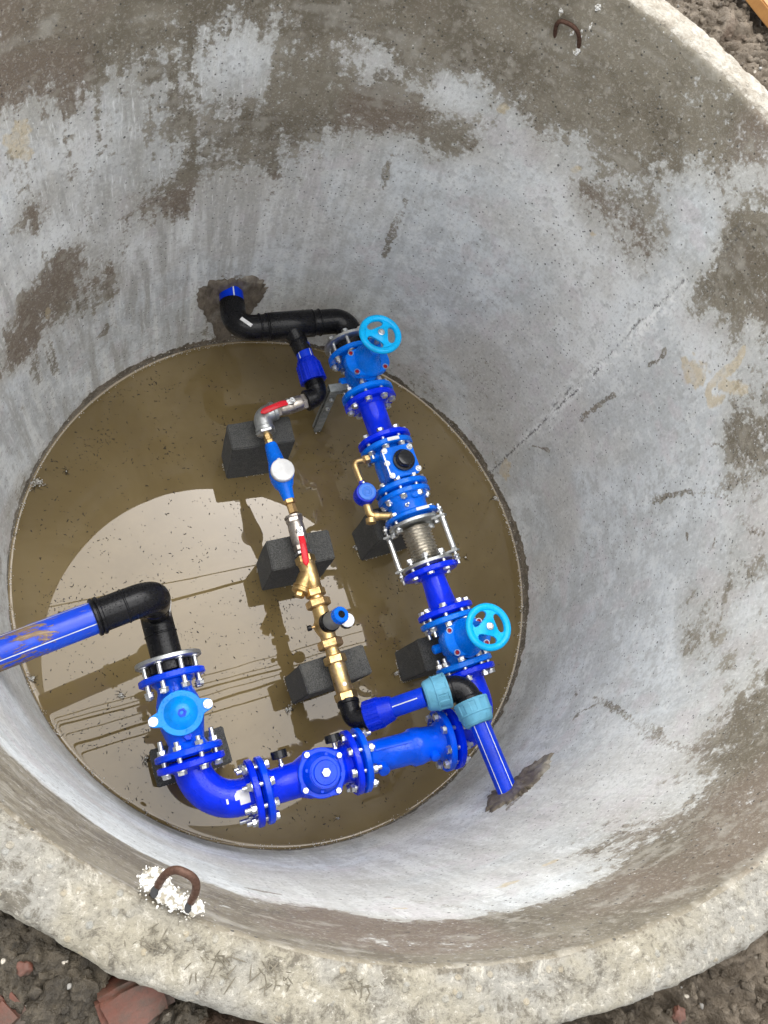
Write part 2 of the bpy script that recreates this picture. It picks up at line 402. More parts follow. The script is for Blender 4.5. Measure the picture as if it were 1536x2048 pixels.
P0 = at(705, 705, .38); P8 = at(931, 1338, .38); U = (P8-P0).normalized(); KS = (P8-P0).length/1.262
def rl(s): return P0+U*s*KS
J = {1: rl(.0), 2: rl(.2), 3: rl(.397), 4: rl(.592), 5: rl(.704), 6: rl(.886), 7: rl(1.069), 8: rl(1.262),
     9: at(893, 1478, .40), 10: at(712, 1522, .41), 11: at(518, 1583, .42), 12: at(380, 1515, .43), 13: at(342, 1345, .43)}
def meet(p, d, q, e):
    d = Vector((d.x, d.y)).normalized(); e = Vector((e.x, e.y)).normalized(); det = d.x*(-e.y)+e.x*d.y
    r_ = Vector((q.x-p.x, q.y-p.y)); a = (r_.x*(-e.y)+e.x*r_.y)/det; return Vector((p.x+d.x*a, p.y+d.y*a, (p.z+q.z)/2))
cornR = meet(J[8], U, J[9], J[9]-J[10])

# ---- spool pieces
def spool(a, b, label, m2, mat='deep_blue', r0=.0475, r1=.0475, r2=.1, joint=None):
    m = frame(a, b); L = (Vector(b)-Vector(a)).length
    t = thing('flanged_spool_pipe', label, 'pipe', m, 'dark blue flanged spool pipes')
    G(m).lathe([(GAP+FT*.5, 0), (GAP+FT*.5, r0+.016), (GAP+FT+.002, r0+.010), (GAP+FT+.016, r0), (L-GAP-FT-.016, r1), (L-GAP-FT-.002, r1+.010), (L-GAP-FT*.5, r1+.016), (L-GAP-FT*.5, 0)], seg=48).build('barrel', mat, t)
    flange(t, m, 0, 1, mat); flange(t, m, L, -1, mat)
    return t, m, L
s1, ms1, Ls1 = spool(J[2], J[3], 'short dark blue flanged pipe between the upper handwheel valve and the black-lidded meter', None)
bolts(s1, ms1, 0, head=1); bolts(s1, ms1, Ls1, skip=(4, 5))
s2, ms2, Ls2 = spool(J[6], J[7], 'short dark blue flanged pipe between the steel bellows and the lower handwheel valve', None, r0=.0425, r1=.050)
bolts(s2, ms2, Ls2, tail=.024)
# raised size letters on the upper spool
for i in range(9):
    pass

# ---- gate valves
def gate_valve(a, b, label, turn):
    m = frame(a, b); L = (Vector(b)-Vector(a)).length; c = L/2
    t = thing('gate_valve', label, 'valve', m, 'blue gate valves with a handwheel')
    g = G(m)
    g.lathe([(GAP+FT*.6, 0), (GAP+FT*.6, .066), (GAP+FT+.004, .058), (GAP+FT+.018, .050), (c-.035, .050), (c-.028, .056), (c, .060), (c+.028, .056), (c+.035, .050), (L-GAP-FT-.018, .050), (L-GAP-FT-.004, .058), (L-GAP-FT*.6, .066), (L-GAP-FT*.6, 0)], seg=48)
    # wedge housing: wide across the pipe, thin along it
    prof = [(-.078, 0), (-.078, .42), (-.066, .72), (-.03, .96), (.02, 1.03), (.06, 1.0), (.082, 1.0), (.082, 0)]
    g.lathe([(z, r*.068) for z, r in prof], T(c, 0, 0) @ AX['Z'], 48, oval=(.62, 1.0))
    g.lathe([(-.086, 0), (-.086, .017), (-.080, .020), (-.05, .020), (-.05, 0)], T(c, 0, 0) @ AX['-Z'], 20)
    g.lathe([(0, 0), (0, .016), (.075, .016), (.079, .012), (.079, 0)], T(c, 0, -.03) @ AX['Y'], 16)
    g.lathe([(0, 0), (0, .016), (.075, .016), (.079, .012), (.079, 0)], T(c, 0, -.03) @ AX['-Y'], 16)
    g.build('valve_body', 'valve_blue', t)
    flange(t, m, 0, 1, 'valve_blue'); flange(t, m, L, -1, 'valve_blue')
    def se(rx, ry, e=2.6, n=44):
        out = []
        for k in range(n):
            q = 2*PI*k/n; cc, ss_ = math.cos(q), math.sin(q)
            out.append((c+rx*math.copysign(abs(cc)**(2/e), cc), ry*math.copysign(abs(ss_)**(2/e), ss_)))
        return out
    g = G(m); g.plate(se(.056, .082), .078, .096, ch=.003); g.plate(se(.057, .083), .0975, .116, ch=.004)
    bon = [(.114, .058), (.128, .053), (.150, .040), (.172, .030), (.196, .026), (.202, .031), (.214, .031), (.218, .027), (.232, .019), (.236, 0)]
    g.lathe([(bon[0][0], 0)]+bon, T(c, 0, 0) @ AX['Z'], 40, oval=(.84, 1.12))
    g.build('bonnet', 'valve_blue', t)
    for sx, sy in ((1, 1), (1, -1), (-1, 1), (-1, -1)):
        q = T(c+sx*.038, sy*.056, 0) @ AX['Z']
        e = G(m).lathe([(.112, 0), (.112, .0105), (.1185, .0105), (.1185, .0085), (.113, .0085), (.113, 0)], q, 20).build('screw_recess', 'zinc', t)
        G(m).lathe([(.1135, 0), (.1135, .0075), (.1185, .0065), (.1195, 0)], q, 16).build('red_plug', 'dark_red', e)
    G(m).cyl(.234, .292, .0085, T(c, 0, 0) @ AX['Z'], 16).build('stem', 'galv', t)
    # handwheel: dished disc with three curved windows
    wm = T(c, 0, .292) @ Matrix.Rotation(turn, 4, 'Z'); g = G(m); seg = 150
    zt = lambda r: .010*math.exp(-(r/.018)**2)-.002
    R0, R1, R2 = .0265, .0575, .0755
    def spoke(a, r):
        k = min(abs((a-b0+PI) % (2*PI)-PI) for b0 in (0, 2*PI/3, 4*PI/3)); u_ = abs(2*(r-R0)/(R1-R0)-1)
        return k > .74*(1-u_**2.6)**.5
    rr = [0.0, .010, .0185, R0]+[R0+(R1-R0)*i/12 for i in range(1, 13)]
    top, bot = {}, {}
    def vtx(i, k, up):
        d = top if up else bot; key = (i, k if i else 0)
        if key not in d:
            a = 2*PI*(k if i else 0)/seg; r = rr[i]; th = .012 if r < R0 else .009
            d[key] = g._v((r*math.cos(a), r*math.sin(a), zt(r)+(.5 if up else -.5)*th), wm)
        return d[key]
    cell = lambda i, k: rr[i+1] <= R0+1e-6 or spoke(2*PI*(k+.5)/seg, (rr[i]+rr[i+1])/2)
    for i in range(len(rr)-1):
        for k in range(seg):
            if not cell(i, k): continue
            k2 = (k+1) % seg
            if i == 0:
                g.b.faces.new((vtx(0, 0, 1), vtx(1, k, 1), vtx(1, k2, 1))); g.b.faces.new((vtx(0, 0, 0), vtx(1, k2, 0), vtx(1, k, 0))); continue
            g.b.faces.new((vtx(i, k, 1), vtx(i+1, k, 1), vtx(i+1, k2, 1), vtx(i, k2, 1))); g.b.faces.new((vtx(i, k, 0), vtx(i, k2, 0), vtx(i+1, k2, 0), vtx(i+1, k, 0)))
            if not cell(i, (k-1) % seg) and rr[i+1] > R0+1e-6: g.b.faces.new((vtx(i, k, 1), vtx(i, k, 0), vtx(i+1, k, 0), vtx(i+1, k, 1)))
            if not cell(i, k2) and rr[i+1] > R0+1e-6: g.b.faces.new((vtx(i, k2, 1), vtx(i+1, k2, 1), vtx(i+1, k2, 0), vtx(i, k2, 0)))
            if i+1 < len(rr)-1 and not cell(i+1, k): g.b.faces.new((vtx(i+1, k, 1), vtx(i+1, k, 0), vtx(i+1, k2, 0), vtx(i+1, k2, 1)))
            if i > 0 and rr[i] >= R0-1e-6 and not cell(i-1, k): g.b.faces.new((vtx(i, k, 1), vtx(i, k2, 1), vtx(i, k2, 0), vtx(i, k, 0)))
    # rim: rounded band
    cs = [(R1-.004, -.006), (R1, -.0085), (R1+.008, -.010), (R2-.005, -.009), (R2, -.003), (R2, .003), (R2-.005, .008), (R1+.008, .009), (R1, .0065), (R1-.004, .003)]
    rows = [[g._v((r*math.cos(2*PI*k/seg), r*math.sin(2*PI*k/seg), z), wm) for r, z in cs] for k in range(seg)]
    for k in range(seg):
        for j in range(len(cs)): g.b.faces.new((rows[k][j], rows[(k+1) % seg][j], rows[(k+1) % seg][(j+1) % len(cs)], rows[k][(j+1) % len(cs)]))
    w = g.build('handwheel', 'sky_blue', t, sharp=50)
    G(m).lathe([(.013, 0), (.013, .0115), (.016, .0115), (.017, .009), (.021, .008), (.0215, .003), (.019, .0025), (.019, 0)], wm @ AX['Z'], 20).build('hub_screw', 'zinc', w)
    return t, m, L
v1, mv1, Lv1 = gate_valve(J[1], J[2], 'bright blue gate valve with its handwheel right beside the grey wall, topmost in the pit', math.radians(73))
v2, mv2, Lv2 = gate_valve(J[7], J[8], 'bright blue gate valve with handwheel just above the black elbow with pale blue nuts', math.radians(92))
bolts(v2, mv2, Lv2, head=1, tail=.02)

# ---- combination meter
mm = frame(J[3], J[4]); Lm = (J[4]-J[3]).length
mt = thing('combination_water_meter', 'light blue flanged water meter with a round black lid and a small brass bypass', 'water meter', mm)
G(mm).lathe([(GAP+FT*.5, 0), (GAP+FT*.5, .070), (GAP+FT+.006, .056), (.045, .060), (.075, .066), (.125, .066), (.150, .058), (Lm-GAP-FT-.004, .060), (Lm-GAP-FT*.5, .072), (Lm-GAP-FT*.5, 0)], seg=48).build('meter_body', 'light_blue', mt)
flange(mt, mm, 0, 1, 'light_blue', r=.099); flange(mt, mm, Lm, -1, 'light_blue', r=.099)
g = G(mm)
def rrect(cx, cy, hx, hy, r, n=7):
    out = []
    for sx, sy, a0 in ((1, 1, 0), (-1, 1, PI/2), (-1, -1, PI), (1, -1, 3*PI/2)):
        for i in range(n): a = a0+PI/2*i/(n-1); out.append((cx+sx*(hx-r)+r*math.cos(a), cy+sy*(hy-r)+r*math.sin(a)))
    return out
g.plate(rrect(.100, .0, .056, .058, .016), .0, .074, ch=.004); g.plate(rrect(.100, .0, .060, .063, .02), .0745, .086, ch=.003)
g.lathe([(-.02, 0), (-.02, .018), (.082, .018), (.085, .014), (.085, 0)], T(.044, 0, .018) @ AX['-Y'], 24)
g.build('meter_deck', 'light_blue', mt)
g = G(mm); g.lathe([(.080, 0), (.080, .038), (.096, .040), (.100, .040), (.101, .036), (.101, 0)], T(.103, .008, 0) @ AX['Z'], 40).build('dial_ring', 'black', mt)
g = G(mm); g.lathe([(.098, 0), (.098, .032), (.118, .031), (.123, .027), (.1245, 0)], T(.103, .008, 0) @ AX['Z'], 40); g.box((.132, .010, .118), (.012, .010, .008), bev=.002)
g.build('meter_lid', 'black_gloss', mt)
for x, y in ((.052, -.048), (.056, .050), (.148, -.050), (.143, .055), (.100, -.054)):
    G(mm).hexa(.086, .094, .0165, T(x, y, 0) @ AX['Z'], random.random()).lathe([(.0855, 0), (.0855, .011), (.0868, .011), (.0868, 0)], T(x, y, 0) @ AX['Z'], 16).build('cover_screw', 'zinc', mt)
G(mm).box((.101, -.060, .0965), (.092, .0055, .0022), bev=.001).cyl(.094, .100, .005, T(.055, -.060, 0) @ AX['Z'], 12).build('seal_strap', 'zinc', mt)
G(mm).box((GAP+FT*.5+.000, -.004, .0995), (.013, .046, .0022), bev=.0008).build('size_label', 'white', mt)
bolts(mt, mm, Lm, skip=(3, 4), tail=.008)
# bypass with the small meter
pA = mm @ Vector((.044, -.083, .018)); zb = pA.z
pB = at(707, 924, zb); pC = at(722, 962, zb+.004); pD = at(741, 1032, zb-.002); pE = J[4]+(J[5]-J[4])*.60
mb = thing('bypass_pipe', 'bent brass bypass pipe with a small blue meter beside the black-lidded meter', 'pipe', frame(pA, pB))
pA2 = pA+(pB-pA).normalized()*.002
G().tube(arc(pA2, pB, pC, .018), .0115, 20).build('brass_tube', 'brass', mb)
fb = frame(pA2, pB); G(fb).hexa(.004, .022, .030).hexa(.022, .030, .024, rot=.3).build('hex_nut', 'brass_hex', mb)
pE = (frame(J[4], J[5]) @ Vector((.078, -.072, .012)))
G().tube(arc(at(731, 1000, zb), pD, pE, .020), .0145, 22).build('brass_elbow', 'brass', mb)
fb = frame(pD, pE); G(fb).lathe([(.010, 0), (.010, .0185), (.027, .0185), (.029, .0155), (.029, 0)]).lathe([(-.029, 0), (-.029, .0155), (-.027, .0185), (-.010, .0185), (-.010, 0)], Matrix.Rotation(PI/2, 4, 'Z')).build('socket', 'brass', mb)
fc = frame(pC, at(731, 1000, zb)); G(fc).cyl(-.012, .055, .011).build('nipple', 'brass', mb)
pm = at(733, 984, zb+.035)
mw = T(pm.x, pm.y, zb) @ Matrix.Rotation(.35, 4, 'Z')
G(mw).lathe([(-.022, 0), (-.022, .030), (-.012, .038), (.030, .038), (.036, .036), (.037, .032), (.0365, 0)], AX['Z'], 48).box((0, .042, .018), (.018, .014, .02), bev=.003).build('small_meter', 'coupling_blue', mb)
G(mw).lathe([(.030, 0), (.0365, .0315), (.041, .0315), (.0425, .029), (.0425, .017), (.0418, .016), (.0425, .015), (.0425, .011), (.0418, .010), (.0425, .009), (.0425, 0)], T(.002, .0, 0) @ AX['Z'], 48).build('meter_cap', 'cap_blue', mb)
G(mw).cyl(0, .022, .0045, T(.0, .036, .02) @ AX['Z'], 10).build('wire_seal', 'zinc', mb)
# flap housing below the meter
mf = frame(J[4], J[5]); Lf = (J[5]-J[4]).length
hf = thing('check_flap_housing', 'light blue flanged housing between the black-lidded meter and the steel bellows', 'valve', mf)
G(mf).lathe([(GAP+FT*.4, 0), (GAP+FT*.4, .090), (.034, .084), (.044, .074), (.060, .070), (Lf-GAP-FT-.004, .070), (Lf-GAP-FT*.5, .082), (Lf-GAP-FT*.5, 0)], seg=48).lathe([(-.02, 0), (-.02, .019), (.070, .019), (.073, .015), (.073, 0)], T(.078, 0, .012) @ AX['-Y'], 24).lathe([(0, 0), (0, .020), (.030, .020), (.034, .016), (.034, 0)], T(.030, .012, .050) @ AX['Z'], 24).build('housing', 'light_blue', hf)
flange(hf, mf, 0, 1, 'light_blue', r=.099); flange(hf, mf, Lf, -1, 'light_blue', r=.099, t=.017)
G(mf).box((Lf-GAP-.0085, .012, .0995), (.011, .050, .0022), bev=.0008).build('size_label', 'white', hf)
G(mf).cyl(0, .026, .0045, T(.066, -.028, .062) @ AX['Z'], 10).hexa(0, .008, .014, T(.066, -.028, .062) @ AX['Z']).build('vent_screw', 'zinc', hf)

# ---- bellows compensator
me_ = frame(J[5], J[6]); Le = (J[6]-J[5]).length
be = thing('bellows_compensator', 'steel bellows compensator with two tie rods and galvanised flanges', 'expansion joint', me_)
ra = math.radians(38)
def eared(x, d):
    g = G(me_); f = x+d*GAP; t = .014
    p = [(x+d*.0015, 0), (x+d*.0015, .064), (f, .067), (f, .090), (f+d*.002, .092), (f+d*(t-.002), .092), (f+d*t, .089), (f+d*t, 0)]
    g.lathe(p if d > 0 else p[::-1], seg=56)
    for s in (1, -1):
        q = Matrix.Rotation(ra, 4, 'X') if s > 0 else Matrix.Rotation(ra+PI, 4, 'X')
        g.box((f+d*(t+.004), .097, 0), (.008, .052, .036), q, bev=.002)
    return g.build('end_flange', 'galv', be)
eared(0, 1); eared(Le, -1)
pf = []; x = .026; nb = 11; w = (Le-.052)/nb
pf.append((x, 0)); pf.append((x, .046))
for i in range(nb):
    for k in range(8):
        a = 2*PI*k/8; pf.append((x+w*(i+k/8), .0475-.0065*math.cos(a)))
pf += [(x+w*nb, .046), (x+w*nb, 0)]
G(me_).lathe(pf, seg=56).build('bellows', 'steel', be, sharp=70)
for s in (1, -1):
    q = Matrix.Rotation(ra if s > 0 else ra+PI, 4, 'X') @ T(0, .108, 0)
    g = G(me_); g.cyl(-.022, Le+.026, .0062, q, 14); g.cyl(.034, Le-.034, .0100, q, 20)
    for xx in (-.010, .0015, .026, Le-.034, Le-.0095, Le+.003): g.hexa(xx, xx+.0085, .019, q, random.random())
    g.build('tie_rod', 'zinc', be)
bolts(be, me_, 0, span=(.024, .020), skip=(0, 3, 4, 7), rc=.080, tail=.006, head=1); bolts(be, me_, Le, span=(.020, FT+GAP), skip=(2, 6), rc=.080, tail=.006, head=1)

# ---- lower right bend, check body, control valve, left bend
def bend(a, c, b, label, r, Rb, mat):
    t = thing('flanged_bend', label, 'pipe bend', frame(a, c), 'dark blue flanged bends')
    ma, mb_ = frame(a, c), frame(b, c)
    G().tube(arc(ma @ Vector((.012, 0, 0)), c, mb_ @ Vector((.012, 0, 0)), Rb, 18), r, 40).build('bend_pipe', mat, t)
    flange(t, ma, 0, 1, mat); flange(t, mb_, 0, 1, mat); return t, ma, mb_
bR, maR, mbR = bend(J[8], cornR, J[9], 'dark blue flanged bend hidden under the black elbow with pale blue nuts', .050, .10, 'deep_blue')
bolts(bR, mbR, 0, head=-1, tail=.016)
cornL = meet(J[12], J[12]-J[13], J[11], J[11]-J[10])
bL, maL, mbL = bend(J[11], cornL, J[12], 'big glossy dark blue flanged bend at the lower left with a white sticker', .0545, .125, 'deep_blue')
bolts(bL, maL, 0, head=-1, span=(FT+GAP,)*2, tail=.03, phase=.35); bolts(bL, mbL, 0, head=1, tail=.026, phase=.5)
# torn sticker on the big bend
def patch_on_tube(p, n, r, a0, a1, l0, l1, off=.0006, m=None, notch=None):
    pass
lb = frame(J[11], cornL)
g = G(lb)
for (xa, xb, aa, ab) in ((.036, .066, -.35, .42), (.066, .078, -.05, .42), (.078, .104, .22, .42), (.098, .104, -.10, .25)):
    n_ = 8; rows = []
    for i in range(n_+1):
        a = aa+(ab-aa)*i/n_; rows.append([g._v((xx, -math.sin(a)*.0553, math.cos(a)*.0553), I4) for xx in (xa, xb)])
    for r0_, r1_ in zip(rows, rows[1:]): g.b.faces.new((r0_[0], r0_[1], r1_[1], r1_[0]))
g.build('sticker', 'white', bL)

mc = frame(J[9], J[10]); Lc = (J[10]-J[9]).length
ck = thing('long_check_valve', 'long bright blue flanged cylinder with a lengthwise rib under the blue plastic pipe', 'valve', mc)
g = G(mc); g.lathe([(GAP+FT*.5, 0), (GAP+FT*.5, .072), (.036, .060), (.046, .053), (.085, .056), (.100, .060), (.128, .060), (.136, .054), (.15, .051), (Lc-.05, .051), (Lc-.036, .058), (Lc-GAP-FT*.5, .072), (Lc-GAP-FT*.5, 0)], seg=48)
g.box((Lc/2+.03, .0, .0525), (.150, .005, .006), Matrix.Rotation(.35, 4, 'X'), bev=.0015); g.box((Lc/2, .0, .0525), (.200, .006, .006), Matrix.Rotation(-1.9, 4, 'X'), bev=.0015)
g.lathe([(.04, 0), (.04, .019), (.072, .018), (.075, .014), (.075, 0)], T(Lc-.070, 0, 0) @ Matrix.Rotation(-.75, 4, 'X') @ AX['Z'], 24)
g.lathe([(.04, 0), (.04, .017), (.068, .016), (.071, .012), (.071, 0)], T(.068, 0, 0) @ Matrix.Rotation(-.75, 4, 'X') @ AX['Z'], 24)
g.build('valve_body', 'body_blue', ck); flange(ck, mc, 0, 1, 'body_blue'); flange(ck, mc, Lc, -1, 'body_blue')
bolts(ck, mc, Lc, head=1, tail=.016)

mp = frame(J[10], J[11]); Lp = (J[11]-J[10]).length; cpx = .128
pv = thing('control_valve', 'dark blue flanged valve with a round domed top and a white centre nut', 'valve', mp)
g = G(mp); g.lathe([(GAP+FT*.5, 0), (GAP+FT*.5, .070), (.034, .060), (.046, .054), (cpx-.05, .066), (cpx-.01, .074), (cpx+.04, .066), (.195, .054), (Lp-.046, .052), (Lp-.034, .060), (Lp-GAP-FT*.5, .070), (Lp-GAP-FT*.5, 0)], seg=48)
g.lathe([(-.03, 0), (-.03, .070), (.048, .070), (.052, .066), (.052, 0)], T(cpx, 0, 0) @ AX['Z'], 44)
g.build('valve_body', 'deep_blue', pv); flange(pv, mp, 0, 1, 'deep_blue'); flange(pv, mp, Lp, -1, 'mid_blue')
lob = []
for k in range(72):
    a = 2*PI*k/72; rr_ = .0735+.010*max(0, math.cos(4*(a-.5)))**3; lob.append((cpx+rr_*math.cos(a), rr_*math.sin(a)))
g = G(mp); g.plate(lob, .053, .067, ch=.003); g.lathe([(.066, 0), (.066, .062), (.070, .059), (.100, .050), (.105, .046), (.105, .043), (.1115, .043), (.1115, .037), (.1125, .036), (.1165, .034), (.1165, 0)], T(cpx, 0, 0) @ AX['Z'], 56)
g.build('valve_cover', 'mid_blue', pv)
for a in (.5, .5+PI/2, .5+PI, .5+3*PI/2):
    q = T(cpx+.071*math.cos(a), .071*math.sin(a), 0) @ AX['Z']; G(mp).hexa(.068, .077, .0165, q, a).build('cover_screw', 'zinc', pv)
for a in (.5, .5+PI/2, .5+PI, .5+3*PI/2):
    q = T(cpx+.053*math.cos(a+.7), .053*math.sin(a+.7), 0) @ AX['Z']; G(mp).hexa(.092, .097, .010, q, a).build('rib_screw', 'mid_blue', pv)
G(mp).hexa(.1165, .126, .024, T(cpx, 0, 0) @ AX['Z'], .3).lathe([(.126, .009), (.1265, .0085), (.1265, .0075), (.1245, .007), (.1245, 0)], T(cpx, 0, 0) @ AX['Z'], 18).build('centre_nut', 'zinc', pv)
for xx, ln_ in ((.058, .0), (.232, .0)):
    q = T(xx, 0, .012) @ AX['-Y'] if (mp @ Vector((0, -1, 0))-mp.translation).y > 0 else T(xx, 0, .012) @ AX['Y']
    gg = G(mp).cyl(.04, .074, .006, q, 12).hexa(.052, .060, .015, q).build('gauge_stem', 'zinc', pv)
    e = G(mp).lathe([(.074, 0), (.074, .022), (.076, .025), (.097, .025), (.099, .023), (.0975, .021), (.0975, 0)], q, 36).build('pressure_gauge', 'black_gloss', pv)
    G(mp).lathe([(.0972, 0), (.0972, .0205), (.0982, .0205), (.0982, 0)], q, 30).build('gauge_glass', 'white', e)

mk = frame(J[12], J[13]); Lk = (J[13]-J[12]).length
kv = thing('check_valve', 'bright blue flanged check valve, its wet oval cover held by two silver bolts', 'valve', mk)
cx = .128
g = G(mk); g.lathe([(GAP+FT*.5, 0), (GAP+FT*.5, .070), (.034, .059), (.046, .053), (cx-.06, .058), (cx-.015, .068), (cx+.04, .064), (cx+.075, .052), (Lk-.044, .052), (Lk-.034, .059), (Lk-GAP-FT*.5, .070), (Lk-GAP-FT*.5, 0)], seg=48)
g.lathe([(-.02, 0), (-.02, .060), (.050, .063), (.056, .060), (.056, 0)], T(cx, 0, 0) @ AX['Z'], 44)
g.box((Lk-.052, 0, .056), (.034, .004, .010), bev=.001)
g.build('valve_body', 'body_blue', kv); flange(kv, mk, 0, 1, 'mid_blue'); flange(kv, mk, Lk, -1, 'mid_blue')
dl = (at(414, 1397, .50)-at(308, 1432, .50)); dloc = mk.to_3x3().inverted() @ dl; aa = math.atan2(dloc.y, dloc.x)
lob = []
for k in range(96):
    a = 2*PI*k/96; d = abs((a-aa+PI/2) % PI-PI/2); rr_ = .066+.027*math.exp(-(d/.26)**4); lob.append((cx+rr_*math.cos(a), rr_*math.sin(a)))
g = G(mk); g.plate(lob, .0575, .072, ch=.003); g.lathe([(.071, 0), (.071, .050), (.074, .046), (.083, .037), (.090, .026), (.0935, .013), (.0945, 0)], T(cx, 0, 0) @ AX['Z'], 48)
g.build('cover', 'cover_blue', kv)
G(mk).lathe([(.093, 0), (.093, .0135), (.099, .0130), (.099, .0075), (.094, .007), (.094, 0)], T(cx-.002, -.003, 0) @ AX['Z'], 6).build('hex_plug', 'mid_blue', kv)
for s in (1, -1):
    q = T(cx+s*.080*math.cos(aa), s*.080*math.sin(aa), 0) @ AX['Z']; G(mk).lathe([(.072, 0), (.072, .0135), (.0745, .0135), (.0745, 0)], q, 24).hexa(.0746, .084, .0215, q, s).build('cover_bolt', 'zinc', kv)
G(mk).lathe([(.045, 0), (.045, .014), (.066, .013), (.068, .0105), (.068, .007), (.062, .0065), (.062, 0)], T(.058, -.006, 0) @ AX['Z'], 6).build('boss_plug', 'mid_blue', kv)

# ------------------------------------------------------------------ polyethylene pipes
def stripes(par, a, b, r, angs, w=.0022):
    m = frame(a, b); L = (Vector(b)-Vector(a)).length
    for q in angs:
        g = G(m); h = w/r; rows = []
        for i in range(4):
            k = q-h+2*h*i/3; rows.append([g._v((x, math.sin(k)*(r+.0005), math.cos(k)*(r+.0005)), I4) for x in (.0, L)])
        for u_, v_ in zip(rows, rows[1:]): g.b.faces.new((u_[0], u_[1], v_[1], v_[0]))
        g.build('stripe', 'stripe', par)
def backing_ring(par, m, x, d, thick=.016, off=.030):
    g = G(m); f = x+d*off
    p = [(f, .050), (f, .096), (f+d*.003, .1), (f+d*(thick-.003), .1), (f+d*thick, .096), (f+d*thick, .050), (f, .050)]
    g.lathe(p if d > 0 else p[::-1], seg=56); g.build('backing_ring', 'galv', par)
    g = G(m); p = [(x+d*.0015, 0), (x+d*.0015, .066), (x+d*.004, .068), (x+d*(off-.0015), .068), (x+d*(off-.001), .050), (x+d*(off-.001), 0)]
    g.lathe(p if d > 0 else p[::-1], seg=48); g.build('stub_end', 'black', par)
RP = .046
# upper black manifold
E1 = at(470, 659, .385); E2 = at(698, 640, .385); Wm = at(463, 596, .375); Jd = J[1]-U*.032
mf1 = thing('pipe_manifold', 'thick black plastic pipe with two bends and a tee against the far wall', 'pipe', frame(E1, E2))
wall_in = Wm+(Wm-E1).normalized()*.10; stub_e = Wm+(E1-Wm).normalized()*.030
G().tube([wall_in, stub_e], .045, 36).build('wall_stub', 'pe_blue', mf1)
stripes(mf1, Wm+(Wm-E1).normalized()*.03, stub_e, .045, (.1, 2.1, -1.9))
tee = E1+(E2-E1)*.47
q1 = E1+(E2-E1).normalized()*.075; q2 = E2+(E1-E2).normalized()*.070
G().tube(arc(stub_e-(E1-Wm).normalized()*.006, E1, E1+(E2-E1).normalized()*.155, .062, 14), .0475, 40).build('upper_bend', 'black', mf1)
G().tube(arc(tee+(E2-E1).normalized()*.07, E2, Jd+U*.02, .055, 14), .0475, 40).build('lower_bend', 'black', mf1)
mtee = frame(tee-(E2-E1).normalized()*.085, tee+(E2-E1).normalized()*.085)
def seam(g, m, x, r): g.lathe([(x-.004, r-.004), (x-.0035, r+.002), (x-.001, r+.0045), (x+.001, r+.0045), (x+.0035, r+.002), (x+.004, r-.004)], m, 40)
g = G(mtee); g.lathe([(0, 0), (0, .050), (.002, .0515), (.168, .0515), (.170, .050), (.170, 0)], seg=44); g.build('tee_body', 'black', mf1)
for xx in (-.004, .174, -.030, .200):
    g = G(mtee); seam(g, I4, xx, .0475); g.build('weld_bead', 'black', mf1)
tb = at(607, 705, .375); mtb = frame(tee, tb); Lt = (tb-tee).length
G(mtb).lathe([(.02, 0), (.02, .040), (.055, .036), (.070, .032), (Lt*.62, .0315), (Lt*.62+.002, .034), (Lt, .034), (Lt, 0)]).build('tee_branch', 'black', mf1)
g = G(mtb); seam(g, I4, Lt*.62, .0325); g.build('weld_bead', 'black', mf1)
backing_ring(mf1, mv1, 0, -1); bolts(mf1, mv1, 0, span=(.046, FT+GAP), skip=(), tail=.012)
mlab = frame(at(482, 636, .432), at(505, 652, .432)); G(mlab).plate([(0, -.008), (.048, -.008), (.048, .006), (0, .006)], -.001, .0012, ch=.0003).build('paper_label', 'white', mf1)

# left pipe: blue pipe, top bend, vertical, lower bend, backing ring
A = at(309, 1222, .435); B = Vector((A.x, A.y, .655)); Pf = at(222, 1213, .655); Wl = at(-40, 1318, .70)
mlp = frame(B, Pf)
lp = thing('muddy_inlet_pipe', 'thick muddy blue plastic pipe at the left edge with black elbows', 'pipe', mlp)
dirp = (Pf-B).normalized(); far = B+dirp*.62; fit = B+dirp*.150
far = B+(at(10, 1303, .69)-B)*1.35
dirp = (far-B).normalized(); fit = B+dirp*.165; mlp2 = frame(fit, far)
G().tube([fit-dirp*.01, far], .0455, 48).build('blue_pipe', 'pe_mud', lp)
stripes(lp, fit, far, .0455, (.62, -.95, 2.4, -2.4), .0014)
G().tube(arc(fit, B, B-Vector((0, 0, .10)), .060, 16), .0480, 44).build('upper_elbow', 'black', lp)
mfit = frame(B, far); g = G(mfit)
for x in (.163, .150): g.lathe([(x-.006, .045), (x-.0055, .0515), (x-.003, .054), (x+.003, .054), (x+.0055, .0515), (x+.006, .045)], seg=44)
seam(g, I4, .082, .046); g.build('elbow_collar', 'black', lp)
G().tube([B-Vector((0, 0, .085)), B-Vector((0, 0, .135))], .0450, 36).build('pipe_nipple', 'pe_blue', lp)
J13i = J[13]+(A-J[13]).normalized()*.02
G().tube(arc(B-Vector((0, 0, .118)), A, J13i, .055, 14), .0475, 44).build('lower_elbow', 'black', lp)
mj13 = frame(A, J[13]); L13 = (J[13]-A).length; g = G(mj13); seam(g, I4, .075, .0455); g.build('weld_bead', 'black', lp)
backing_ring(lp, mk, Lk, 1); bolts(lp, mk, Lk, span=(FT+GAP, .046), head=1, tail=.006)
G(T(B.x, B.y, 0)).plate([(.046, .015), (.0485, .015), (.0485, -.02), (.046, -.02)], .475, .53, ch=.0003).build('paper_label', 'white', lp)

# ------------------------------------------------------------------ small bore line
zA = .372
K = lambda x, y, z=.352: at(x, y, z)
